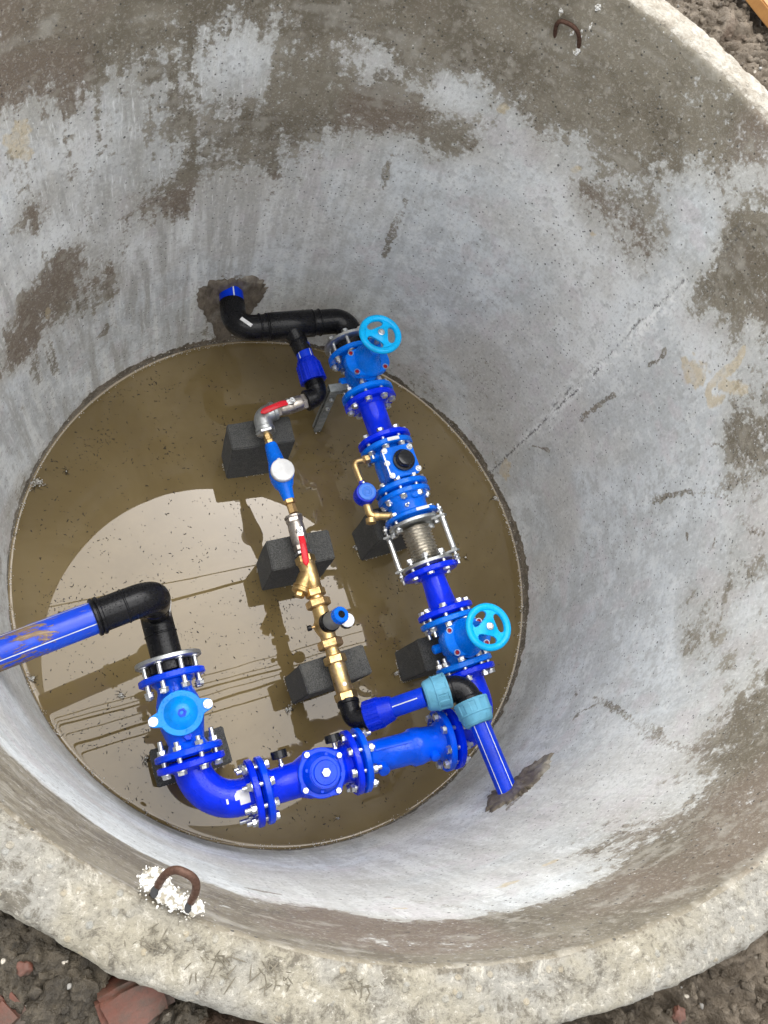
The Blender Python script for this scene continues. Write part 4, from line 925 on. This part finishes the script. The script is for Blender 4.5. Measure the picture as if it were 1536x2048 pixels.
# rows for the edge, the top and the outside
edge = [(0.0015, H-.010), (.004, H-.006), (.008, H-.0035), (.013, H-.0015)]; ntop = 30
toprows = [(.013+(RO-1-.022-.013)*i/ntop, H) for i in range(1, ntop+1)]; outer = [(RO-1-.014, H-.001), (RO-1-.008, H-.004), (RO-1-.003, H-.010), (RO-1, H-.020)]+[(RO-1, H-.03-.03*i) for i in range(14)]
extra = edge+toprows+outer; NE = len(extra)
dr_ = np.array([e[0] for e in extra])[:, None]*np.ones((1, NT)); ze = np.array([e[1] for e in extra])[:, None]*np.ones((1, NT)); te = np.ones((NE, 1))*th[None, :]; re_ = RR[-1][None, :]+dr_
PE_ = np.stack([(re_*np.cos(te)).ravel(), (re_*np.sin(te)).ravel(), ze.ravel()], 1)
f1 = fbm(PE_, 38, 4, .7, 2).reshape(re_.shape); f2 = fbm(PE_, 9, 3, .6, 4).reshape(re_.shape); f3 = fbm(PE_, 15, 4, .7, 6).reshape(re_.shape); f4 = fbm(PE_, 90, 3, .7, 8).reshape(re_.shape)
ii = np.arange(NE)[:, None]; ramp = np.minimum(1, ii/4.); fo = np.where(ze >= H-.0011, np.clip((RO-1-dr_)/.01, 0, 1), .2)
dz = (f1*.0008+f2*.0003+f4*.0006)*ramp*fo
rr_ = re_+np.where(ii < 4, f3*.0006, 0)+np.where(ii > 8, np.clip((ii-len(edge)-ntop+1)/3., 0, 1), 0)*(f3*.0011+f1*.0007)
for tc_, w_ in [(random.uniform(-PI, PI), random.uniform(.010, .045)) for _ in range(70)]:
    dd = np.abs((te-tc_+PI) % (2*PI)-PI); m_ = np.clip(1-dd/w_, 0, 1)*np.clip(1-dr_/.028, 0, 1)*(ze > H-.02); dz -= m_*(.0035+f4*.0015)
for tc_, w_ in [(random.uniform(-PI, PI), random.uniform(.006, .03)) for _ in range(60)]:
    dd = np.abs((te-tc_+PI) % (2*PI)-PI); m_ = np.clip(1-dd/w_, 0, 1)*np.clip(1-(RO-1-.01-dr_)/.022, 0, 1)*(ze > H-.012); dz -= m_*(.0035+f4*.002)
verts = np.concatenate([PW, np.stack([(rr_*np.cos(te)).ravel(), (rr_*np.sin(te)).ravel(), (ze+dz).ravel()], 1)])
rp = np.clip(np.exp(-(((te-math.radians(55)+PI) % (2*PI)-PI)/.55)**2)*1.2, 0, 1); rdamp = np.clip(1-dr_/.022, 0, 1)*.62
NR = NZ+NE
idx = np.arange(NR*NT).reshape(NR, NT); nx = np.roll(idx, -1, axis=1)
quads = np.stack([idx[:-1], idx[1:], nx[1:], nx[:-1]], -1).reshape(-1, 4)
def mesh_np(name, verts, quads):
    me = bpy.data.meshes.new(name); me.vertices.add(len(verts)); me.vertices.foreach_set('co', np.ascontiguousarray(verts, dtype=np.float32).ravel())
    me.loops.add(quads.size); me.loops.foreach_set('vertex_index', quads.astype(np.int32).ravel()); me.polygons.add(len(quads)); me.polygons.foreach_set('loop_start', np.arange(0, quads.size, 4, dtype=np.int32)); me.polygons.foreach_set('loop_total', np.full(len(quads), 4, dtype=np.int32))
    me.polygons.foreach_set('use_smooth', np.ones(len(quads), dtype=bool)); me.update(calc_edges=True); me.validate(); return me
def fattr(me, name, arr): a = me.attributes.new(name, 'FLOAT', 'POINT'); a.data.foreach_set('value', np.ascontiguousarray(arr, dtype=np.float32).ravel())
me = mesh_np('concrete_ring', verts, quads); me.materials.append(M['wall']); me.materials.append(M['rim'])
mi = np.zeros(len(quads), dtype=np.int32); mi[(NZ+1)*NT:] = 1; me.polygons.foreach_set('material_index', mi)
def cattr(me, name, arr):
    a = me.attributes.new(name, 'FLOAT_COLOR', 'POINT'); q = np.ones((len(arr), 4), dtype=np.float32); q[:, :3] = arr; a.data.foreach_set('color', q.ravel())
z0 = np.zeros(NE*NT)
for nm_, ar, ex in (('wetf', wf, np.tile(wf[-1], NE)), ('pale', pale*0, rp.ravel()), ('crack', crack, z0), ('streaky', streaky, z0), ('damp', wet*0, rdamp.ravel())):
    fattr(me, nm_, np.concatenate([ar.ravel(), ex]))
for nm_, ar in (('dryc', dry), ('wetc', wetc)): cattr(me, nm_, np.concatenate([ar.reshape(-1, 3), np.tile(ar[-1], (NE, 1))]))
ring = bpy.data.objects.new('concrete_ring', me); C.objects.link(ring); MW[ring.name] = Matrix()
tag(ring, 'huge round concrete well ring, grey inside with brown damp stains and a rough rim', 'well ring')

def on_wall(t, z, off): r = radius(t, z)-off; return Vector((math.cos(t)*r, math.sin(t)*r, z))
def wall_patch(name, poly, mat, label, thick=.008, rough=.35, SUB=5):
    q = [wall(*p) for p in poly]; q2 = []
    for (a, b) in zip(q, q[1:]+q[:1]):
        for k in range(SUB):
            f = k/SUB; q2.append((a[0]+(b[0]-a[0])*f, a[1]+(b[1]-a[1])*f))
    ct = sum(a for a, _ in q2)/len(q2); cz = sum(b for _, b in q2)/len(q2)
    g = G(); rings = []
    for j, f in enumerate((1.0, .93, .8, .6, .4, .2)):
        row = []
        for i, (a, b) in enumerate(q2):
            jit = 1+rough*.25*noise.noise(Vector((i*.9, ct*7, 0)))*(1 if j < 3 else .3)+rough*.35*noise.noise(Vector((i*2.3, 5, ct)))*(1 if j < 2 else 0)
            t, z = ct+(a-ct)*f*jit, cz+(b-cz)*f*jit
            off = -.002 if j == 0 else thick*(.7+.9*noise.noise(Vector((t*22, z*22, 3))))*(1-.25*f)
            row.append(g._v(on_wall(t, z, off), I4))
        rings.append(row)
    n_ = len(q2)
    for a, b in zip(rings, rings[1:]):
        for i in range(n_): g.b.faces.new((a[i], a[(i+1) % n_], b[(i+1) % n_], b[i]))
    c_ = g._v(on_wall(ct, cz, thick), I4)
    for i in range(n_): g.b.faces.new((rings[-1][i], rings[-1][(i+1) % n_], c_))
    return g.build(name, mat, ring, label, sharp=70)
wall_patch('mortar_collar', [(395, 588), (410, 572), (432, 562), (455, 560), (480, 558), (505, 553), (525, 562), (533, 578), (524, 600), (510, 617), (498, 640), (475, 660), (458, 682), (436, 690), (425, 655), (405, 625), (393, 606)], 'mortar', 'ragged brown mortar round the far pipe stub', .014)
wall_patch('mortar_collar', [(968, 1617), (975, 1590), (1000, 1570), (1040, 1545), (1055, 1535), (1070, 1520), (1100, 1508), (1092, 1535), (1065, 1565), (1050, 1580), (1020, 1600), (990, 1615)], 'mortar', 'streaky brown mortar round the narrow blue pipe', .014, .75, 8)

# lifting loops
def loop(pa, pb, pt, r, label, pocket):
    g = G(); pa, pb, pt = Vector(pa), Vector(pb), Vector(pt); up = pt-(pa+pb)/2; pts_ = []
    dn = -up.normalized()*.03
    pts_.append(pa+dn)
    for k in range(0, 25):
        f = k/24; a = PI*f; c_ = (pa+pb)/2; e = (pb-pa)/2
        pts_.append(c_-e*math.copysign(abs(math.cos(a))**.72, math.cos(a))+up*abs(math.sin(a))**.62)
    pts_.append(pb+dn); g.tube(pts_, r, 16); o = g.build('lifting_loop', 'rust', ring, label, sharp=70)
    return o
def beads(name, centers, n, rr, spread, label=None, parent=None, mat='beads', zf=None, tagd=None):
    t = bmesh.new()
    for i in range(n):
        c_ = Vector(random.choice(centers)); off = Vector((random.gauss(0, 1), random.gauss(0, 1), random.gauss(0, 1)*.5))*spread
        p = c_+off
        if zf is not None: p.z = zf+random.uniform(-.001, .003)
        bmesh.ops.create_icosphere(t, subdivisions=1, radius=rr*random.uniform(.5, 1.25), matrix=Matrix.Translation(p) @ Matrix.Diagonal((random.uniform(.8, 1.3), random.uniform(.8, 1.3), random.uniform(.6, 1), 1)))
    g = G(); g.add(t); o = g.build(name, mat, parent, label, sharp=60); return o
fa = at(312, 1782, H+.0); fb2 = at(378, 1815, H-.005); ft = at(352, 1742, H+.055)
loop(at(311, 1780, H-.01), at(377, 1812, H-.01), (at(311, 1780, H)+at(377, 1812, H))/2+Vector((.012, .032, .050)), .0049, 'rusty steel lifting loop in white foam on the near rim', None)
cs = [at(x, y, H+.002) for x, y in ((298, 1755), (306, 1748), (320, 1752), (330, 1765), (300, 1770), (292, 1760), (322, 1790), (335, 1793), (345, 1798), (356, 1800), (368, 1806), (378, 1815), (388, 1818), (350, 1805), (395, 1815), (340, 1783))]
tf = bmesh.new()
for c_ in cs:
    t2 = bmesh.new(); bmesh.ops.create_icosphere(t2, subdivisions=3, radius=1)
    for v in t2.verts: v.co = Vector(c_)+Vector((v.co.x*.0078, v.co.y*.0078, v.co.z*.0042-.002))*(1+.5*noise.noise(v.co*1.7+Vector(c_)*90)); v.co += noise.noise_vector(v.co*260)*.0018
    mp_ = {v: tf.verts.new(v.co) for v in t2.verts}
    for f in t2.faces: tf.faces.new([mp_[v] for v in f.verts])
    t2.free()
gf = G(); gf.add(tf); gf.build('foam_packing', 'beads', ring, 'white bead foam packed round the near lifting loop', sharp=70)
beads('loose_beads', cs, 420, .0013, .0058, 'loose white beads scattered round the near lifting loop', ring, zf=H+.001)
mimp = flat('imprint_shadow', (.10, .087, .062), (.15, .132, .098), 60, .9); M['imprint'] = mimp
g = G()  # thin dark strips laid on the rim paint the shade inside straw grooves
for k in range(230):
    cx_, cy_ = random.choice(((430, 1875), (480, 1890), (520, 1860), (420, 1920), (540, 1905), (560, 1950), (400, 1850), (300, 1880), (720, 1965))); cx_ += random.gauss(0, 22); cy_ += random.gauss(0, 18)
    p = at(cx_, cy_, H)
    if not (1.016 < math.hypot(p.x, p.y)/(1+.005) < RO-.018): continue
    a = random.uniform(0, PI); L = random.uniform(.006, .022); d = Vector((math.cos(a), math.sin(a), 0))*L; g.tube([p-d*.5, p-d*.2, p+d*.2, p+d*.5], [.0003, .0009, .0009, .0003], 5)
o = g.build('straw_imprint_shade', 'imprint', ring, 'fine straw-like marks on the near rim, groove shade painted as dark strips'); o['kind'] = 'stuff'
for x, y, sx in ((309, 1783, .0095), (376, 1815, .0085)):
    p = at(x, y, H+.001); g = G(T(p.x, p.y, p.z)); g.lathe([(-.006, 0), (-.006, sx*.9), (.0035, sx*.7), (.0045, 0)], AX['Z'], 18, oval=(1, .7)); g.build('loop_foot_shade', 'rubber_and_shade', ring)  # flat black discs paint the pocket shade at the loop feet, no real hollow
def wp(x, y, off): t, z = wall(x, y); return on_wall(t, z, off)
a_, b_ = wp(1110, 72, -.004), wp(1158, 95, -.004)
nrm = -Vector((a_.x, a_.y, 0)).normalized(); topc = (wp(1122, 34, .0)+wp(1160, 38, .0))/2
loop(a_, b_, topc+nrm*.018, .0050, 'rusty steel lifting loop sticking out of the far wall', None)
wall_patch('foam_packing', [(1146, 96), (1160, 92), (1163, 100), (1155, 110), (1147, 104)], 'beads', 'white foam scrap under the far lifting loop', .004)
for p in ([(1117, 20), (1124, 12), (1128, 24), (1120, 34)], [(1190, 8), (1204, 5), (1203, 18), (1192, 20)], [(1180, 45), (1187, 40), (1184, 54), (1178, 62)], [(1160, 60), (1168, 55), (1164, 76), (1158, 80)], [(1140, 62), (1150, 58), (1148, 68), (1141, 70)]):
    wall_patch('foam_packing', p, 'beads', None, .003, .8)

# ------------------------------------------------------------------ water and what floats on it
nr, na = 60, 360; vv = []; 
rads = np.concatenate([np.linspace(0, .965, 40), .965+np.linspace(0, 1, nr-40+1)[1:]*.045])
for i, r in enumerate(rads):
    for k in range(na):
        t = 2*PI*k/na; rw = radius(t, 0); f = r; z = 0.
        gapw = rw-f*rw; z = .0045*math.exp(-max(0, gapw)/.0035)
        vv.append((math.cos(t)*f*rw, math.sin(t)*f*rw, z+wz(math.cos(t)*f*rw, math.sin(t)*f*rw)))
idx = np.arange(len(rads)*na).reshape(-1, na); nx = np.roll(idx, -1, 1)
me = mesh_np('water', np.array(vv), np.stack([idx[:-1], nx[:-1], nx[1:], idx[1:]], -1).reshape(-1, 4)); me.materials.append(M['water'])
o = bpy.data.objects.new('water', me); C.objects.link(o); o['kind'] = 'structure'
# dark specks
g = G()
def speck(x, y, L, w_, a):
    n_ = random.choice((2, 3)); p = Vector((x, y)); rows = []
    for i in range(n_+1):
        d = Vector((math.cos(a), math.sin(a))); nrm_ = Vector((-d.y, d.x)); ww = w_*(.35 if i in (0, n_) else 1)*random.uniform(.7, 1.2)
        zq = wz(p.x, p.y); rows.append((g.b.verts.new((p.x+nrm_.x*ww, p.y+nrm_.y*ww, zq+.0008)), g.b.verts.new((p.x-nrm_.x*ww, p.y-nrm_.y*ww, zq+.0008)), g.b.verts.new((p.x, p.y, zq+.0018))))
        p = p+d*L/n_; a += random.gauss(0, .7)
    for u_, v_ in zip(rows, rows[1:]): g.b.faces.new((u_[0], u_[2], v_[2], v_[0])); g.b.faces.new((u_[2], u_[1], v_[1], v_[2]))
clus = [(random.uniform(-.9, .6), random.uniform(-.9, .8)) for _ in range(70)]
for i in range(3600):
    if random.random() < .45:
        c_ = random.choice(clus); x, y = random.gauss(c_[0], .035), random.gauss(c_[1], .035)
    else: r = math.sqrt(random.random())*.98; t = random.uniform(0, 2*PI); x, y = r*math.cos(t), r*math.sin(t)
    if math.hypot(x, y) > .975: continue
    if random.random() < (.15 if x > .2 else 0): continue
    s = random.random()**3; speck(x, y, .0035+.009*s, .0010+.0011*s, random.uniform(0, 2*PI))
o = g.build('floating_debris', 'debris'); tag(o, 'tiny dark bits of plant matter floating all over the muddy water', 'debris', kind='stuff')
# scum and foam beads along the waterline
t_ = bmesh.new()
dens = lambda t: .25+.75*max(0, noise.noise(Vector((math.cos(t)*3, math.sin(t)*3, 1)))+.35)+(.8 if -.9 < t < .9 else 0)
for i in range(3400):
    t = random.uniform(-PI, PI)
    if random.random()*1.6 > dens(t): continue
    if noise.noise(Vector((t*26, 0, 5))) < -.05 and random.random() < .8: continue
    side = random.random(); rw = radius(t, 0); r = rw-abs(random.gauss(0, .006))-.004; z = .003
    if side < .30: r = rw-.002; z = random.uniform(.006, .035)
    bmesh.ops.create_icosphere(t_, subdivisions=1, radius=random.uniform(.0008, .0021)*(1.5 if random.random() < .06 else 1), matrix=Matrix.Translation((math.cos(t)*r, math.sin(t)*r, z+wz(math.cos(t), math.sin(t)))))
for o in [q for q in C.objects if q.name.startswith('support_block')]:
    sx, sy = o.dimensions.x, o.dimensions.y; mo = o.matrix_world
    bb = [Vector(v.co) for v in o.data.vertices]; hx = max(v.x for v in bb); hy = max(v.y for v in bb)
    for k in range(230):
        u_ = random.uniform(-1, 1); e_ = random.choice(((u_*hx, hy), (u_*hx, -hy), (hx, u_*hy), (-hx, u_*hy)))
        if noise.noise(Vector((e_[0]*22, e_[1]*22, o.location.x*9))) < -.02: continue
        p = mo @ Vector((e_[0]*1.012+random.gauss(0, .0012), e_[1]*1.012+random.gauss(0, .0012), 0))
        bmesh.ops.create_icosphere(t_, subdivisions=1, radius=random.uniform(.0007, .0017), matrix=Matrix.Translation((p.x, p.y, wz(p.x, p.y)+.0015)))
g = G(); g.add(t_); o = g.build('waterline_scum', 'beads'); tag(o, 'line of white foam crumbs and scum along the edge of the water', 'scum', kind='stuff')
# floating clumps
def clump(x, y, n_, s, label, dark=10):
    p = on_water(x, y); o_ = thing('foam_clump', label, 'foam clump', T(p.x, p.y, p.z), 'white foam clumps floating on the water')
    ob = beads('foam_beads', [(p.x, p.y, p.z+.003)], n_, .0030, s, None, o_, zf=p.z+.004)
    g_ = G()
    for k in range(dark):
        a = random.uniform(0, 2*PI); L = random.uniform(.008, .03)*(.6+s*60); q = p+Vector((random.gauss(0, s), random.gauss(0, s), .003))
        g_.tube([q, q+Vector((math.cos(a)*L*.5, math.sin(a)*L*.5, .003)), q+Vector((math.cos(a+.5)*L, math.sin(a+.5)*L, 0))], .0007, 5)
    g_.build('twigs', 'debris', o_)
for args in ((75, 966, 70, .0085, 'large white foam clump at the upper left edge of the water', 14), (22, 1073, 16, .004, 'small dark-twigged foam clump at the left edge of the water'), (133, 943, 3, .002, 'tiny foam speck on a long dark twig near the upper left edge', 10), (242, 1391, 26, .0045, 'round foam clump floating above the reflected cables'),
             (65, 1357, 22, .004, 'foam clump just below the muddy blue pipe'), (990, 997, 40, .0055, 'white foam clump at the right edge under the wall stain'), (1046, 1226, 8, .003, 'small foam clump by the right edge level with the lower handwheel'), (578, 1418, 30, .0055, 'yellowish foam and twig clump at the corner of the block under the white-plugged valve', 16),
             (107, 1470, 46, .006, 'foam clump stuck at the left waterline by the dirty block'), (288, 1640, 60, .008, 'dirty foam clump at the lower left waterline'), (292, 1520, 12, .0045, 'foam and dark twigs against the dirty black block', 22), (711, 1096, 26, .0045, 'foam crumbs beside the shaded block under the bellows'),
             (792, 1345, 20, .004, 'foam crumbs beside the shaded block under the lower valve', 6), (636, 862, 18, .0045, 'foam and twigs at the foot of the steel stand', 14), (675, 1637, 5, .003, 'tiny pale foam speck floating below the domed valve', 4), (930, 1115, 3, .002, 'tiny pale foam speck on the water right of the bellows', 6), (1086, 1428, 20, .004, 'foam clump beside the lower pale blue nut')):
    clump(*args)
# pale wax line at the foot of the blocks is scum too
# ------------------------------------------------------------------ ground outside
nth = 1700; rs = [RO-.012+.0042*i for i in range(120)]
while rs[-1] < 90: rs.append(rs[-1]+max(.006, (rs[-1]-1.4)*.16))
tg = np.linspace(-PI, PI, nth, endpoint=False)[None, :]*np.ones((len(rs), 1)); rg = np.array(rs)[:, None]*np.ones((1, nth))
xg, yg = np.cos(tg)*rg, np.sin(tg)*rg; PG = np.stack([xg.ravel(), yg.ravel(), 0*xg.ravel()], 1)
def pale_at(t): td = np.degrees(t); return np.clip(np.exp(-((td-50)/30)**2)*1.1+np.exp(-((td+55)/22)**2)*.95, 0, 1)
def clods(P):
    a = fbm_(P, 4.5, 2, .6, 1); b = fbm_(P, 13, 4, .7, 2); c_ = fbm_(P, 46, 4, .7, 3); rid = 1-np.abs(fbm_(P, 17, 3, .6, 5))
    return a*.013+b*.012+c_*.0046+rid*.014
fbm_ = fbm
nearm = (rg < 2.2).ravel(); hg = np.zeros(len(PG)); hg[nearm] = clods(PG[nearm]); far_ = ~nearm; hg[far_] = .02*fbm(PG[far_], .6, 2)
hg = hg.reshape(rg.shape); ga = pale_at(tg); hg = H-.080+hg*(1.25-.6*ga)+.045*ga-np.exp(-((rg-RO)/.016)**2)*.030
hg = np.minimum(hg, H-.004); gv = np.stack([xg.ravel(), yg.ravel(), hg.ravel()], 1); ga = ga.ravel()
idx = np.arange(len(rs)*nth).reshape(-1, nth); nx = np.roll(idx, -1, 1)
me = mesh_np('ground', gv, np.stack([idx[:-1], idx[1:], nx[1:], nx[:-1]], -1).reshape(-1, 4)); me.materials.append(M['soil']); fattr(me, 'pale', ga)
o = bpy.data.objects.new('ground', me); C.objects.link(o); o['kind'] = 'structure'
# loose crumbs of earth, one object
tb_ = bmesh.new(); bmesh.ops.create_icosphere(tb_, subdivisions=2, radius=1); tb_.verts.ensure_lookup_table(); bv = np.array([v.co[:] for v in tb_.verts]); bf = np.array([[v.index for v in f.verts] for f in tb_.faces]); tb_.free()
def crumbs(name, n_, sectors, smin, smax, mat, seed, power=2.6, lift=.3):
    r_ = np.random.default_rng(seed); V_, F_, A_ = [], [], []
    for i in range(n_):
        t0, t1, r0, r1 = sectors[r_.integers(len(sectors))]; t = math.radians(r_.uniform(t0, t1)); r = r_.uniform(r0, r1); sz = smin+(smax-smin)*r_.random()**power
        q = bv.copy(); q *= 1+.30*np.sin(q[:, [1, 2, 0]]*r_.uniform(2, 4)+r_.uniform(0, 6, 3))+.10*r_.standard_normal((len(q), 1)); q *= r_.uniform(.65, 1.15, 3)*sz
        a = r_.uniform(0, 2*PI); ca, sa = math.cos(a), math.sin(a); q = np.stack([q[:, 0]*ca-q[:, 1]*sa, q[:, 0]*sa+q[:, 1]*ca, q[:, 2]], 1)
        k = int((t+PI)/(2*PI)*nth) % nth; j_ = min(int((r-rs[0])/.0042), 118); zg = hg[j_, k]
        q += (math.cos(t)*r, math.sin(t)*r, zg+sz*lift); F_.append(bf+len(bv)*i); V_.append(q); A_.append(np.full(len(bv), pale_at(np.array(t))*r_.uniform(.6, 1)))
    V_, F_, A_ = np.concatenate(V_), np.concatenate(F_), np.concatenate(A_)
    me = bpy.data.meshes.new(name); me.from_pydata(V_.tolist(), [], F_.tolist()); fattr(me, 'pale', A_); me.materials.append(M[mat]); me.polygons.foreach_set('use_smooth', [True]*len(me.polygons)); o = bpy.data.objects.new(name, me); C.objects.link(o); return o
SEC = [(-152, -100, 1.10, 1.42), (-152, -100, 1.10, 1.42), (-100, -40, 1.10, 1.30), (36, 66, 1.10, 1.50)]
o = crumbs('soil_crumbs', 6000, SEC, .0012, .010, 'soil', 5, power=4.5); tag(o, 'loose crumbs of clay soil scattered around the outside of the rim', 'soil', kind='stuff')
o = crumbs('soil_pebbles', 160, SEC, .0015, .006, 'stone', 6, lift=.7); tag(o, 'small grey pebbles lying in the soil around the rim', 'gravel', kind='stuff')
def lump(name, x, y, z, size, mat, label, cat, group=None, seed=0, rot=0.):
    p = at(x, y, z); t = bmesh.new(); bmesh.ops.create_icosphere(t, subdivisions=5 if max(size) > .02 else 3, radius=1)
    for v in t.verts:
        nn = v.co.normalized(); v.co = nn*(1+.42*noise.noise(nn*1.6+Vector((seed, 0, 0)))+.22*noise.noise(nn*4+Vector((seed, 2, 0)))+.13*noise.noise(nn*9+Vector((seed, 2, 0)))+.07*noise.noise(nn*21)); v.co = Vector((v.co.x*size[0], v.co.y*size[1], v.co.z*size[2]))
    m = T(p.x, p.y, z) @ Matrix.Rotation(rot, 4, 'Z'); g = G(m); g.add(t); o = g.build(name, mat, None, sharp=60)
    o.data.transform(m.inverted()); o.matrix_world = m; return tag(o, label, cat, group)
def brick(x, y, z, size, rot, label, tilt=.2):
    p = at(x, y, z); m = T(p.x, p.y, z) @ Matrix.Rotation(rot, 4, 'Z') @ Matrix.Rotation(tilt, 4, 'X') @ Matrix.Rotation(tilt*.6, 4, 'Y'); t = bmesh.new(); bmesh.ops.create_cube(t, size=1, matrix=Matrix.Diagonal((*size, 1)))
    bmesh.ops.bevel(t, geom=list(t.edges), offset=.008, segments=2, affect='EDGES'); bmesh.ops.subdivide_edges(t, edges=[e for e in t.edges if e.calc_length() > .03], cuts=7, use_grid_fill=True)
    for v in t.verts: v.co += noise.noise_vector(v.co*18+Vector((rot, 0, 0)))*.009+noise.noise_vector(v.co*60)*.003
    g = G(m); g.add(t); o = g.build('brick_fragment', 'brick', None, sharp=50); o.data.transform(m.inverted()); o.matrix_world = m; return tag(o, label, 'brick', 'red brick fragments in the soil')
brick(262, 2000, H-.052, (.085, .06, .05), .35, 'large muddy red brick fragment between the soil clods and the near rim', .25)
brick(5, 2040, H-.045, (.05, .045, .04), .8, 'muddy red brick corner at the lower left corner', -.2)
lump('brick_fragment', 50, 1937, H-.03, (.010, .008, .007), 'brick', 'pebble-sized orange brick crumb in the dark soil', 'brick', 'red brick fragments in the soil', 3)
lump('brick_fragment', 1358, 2030, H-.03, (.009, .012, .007), 'brick', 'tiny red brick crumb by the lower right rim', 'brick', 'red brick fragments in the soil', 5)
for i, (x, y, s) in enumerate(((85, 1905, .042), (170, 1968, .040), (25, 1965, .042), (105, 2005, .045), (185, 2036, .034), (14, 1880, .036), (365, 2040, .028), (128, 1935, .030))):
    lump('soil_clod', x, y, H-.055, (s, s*.8, s*.6), 'soil', ('dark wet soil clod outside the lower left rim, ' + ('nearest the rim corner', 'right of the middle', 'at the left edge', 'beside the brick', 'touching the big brick', 'highest at the left edge', 'right of the brick', 'in the middle')[i]), 'soil clod', 'dark soil clods outside the near rim', i, i*1.1)
# timber at the top right corner
p = at(1513, 8, H+.02); m = T(p.x, p.y, H+.0) @ Matrix.Rotation(math.radians(-57), 4, 'Z')
g = G(m); g.box((.0, .055, .02), (.5, .11, .03), bev=.003); o = g.build('timber_board', 'wood', None); o.data.transform(m.inverted()); o.matrix_world = m
tag(o, 'orange timber board lying on the soil at the top right corner', 'board')

# overhead cables, seen mirrored in the water
cabs = [((105, 1212), (506, 1132), .006), ((342, 1202), (488, 1162), .016), ((98, 1440), (556, 1310), .005), ((103, 1447), (561, 1328), .005), ((107, 1454), (565, 1337), .010), ((121, 1472), (430, 1385), .005), ((132, 1495), (542, 1367), .014), ((146, 1511), (542, 1390), .008)]
for i, (a, b, r) in enumerate(cabs):
    a, b = mirrored(*a, 6.), mirrored(*b, 6.); d = (b-a).normalized(); a2, b2 = a-d*14, b+d*14
    n_ = 24; pts_ = [a2+(b2-a2)*k/n_+Vector((0, 0, .0)) for k in range(n_+1)]
    o = G().tube(pts_, r, 8).build('overhead_cable', 'cable'); tag(o, 'thin dark overhead cable mirrored as a line in the muddy water', 'cable', 'overhead cables mirrored in the water')

# ------------------------------------------------------------------ light
world = bpy.data.worlds.new('World'); scene.world = world; world.use_nodes = True; nt = world.node_tree; n = N(nt)
bg = nt.nodes['Background']
sky = n.a('ShaderNodeTexSky', sky_type='NISHITA', sun_disc=False, sun_elevation=math.radians(64), sun_rotation=math.radians(20), air_density=1.0, dust_density=1.5, ozone_density=1.0)
hs = n.a('ShaderNodeHueSaturation', i={'Saturation': .12, 'Value': 1.0, 'Color': sky.outputs[0]})
nt.links.new(hs.outputs[0], bg.inputs[0]); bg.inputs[1].default_value = .15
sun = bpy.data.lights.new('sun', 'SUN'); sun.energy = 1.4; sun.angle = math.radians(115); sun.color = (1, .97, .92)
so = bpy.data.objects.new('sun', sun); C.objects.link(so); so.rotation_euler = (math.radians(-24), math.radians(-8), 0)
scene.cycles.max_bounces = 7; scene.cycles.diffuse_bounces = 3; scene.cycles.glossy_bounces = 4; scene.cycles.transmission_bounces = 2
scene.view_settings.view_transform = 'Standard'; scene.view_settings.look = 'None'; scene.view_settings.exposure = 1.5; scene.view_settings.gamma = 1
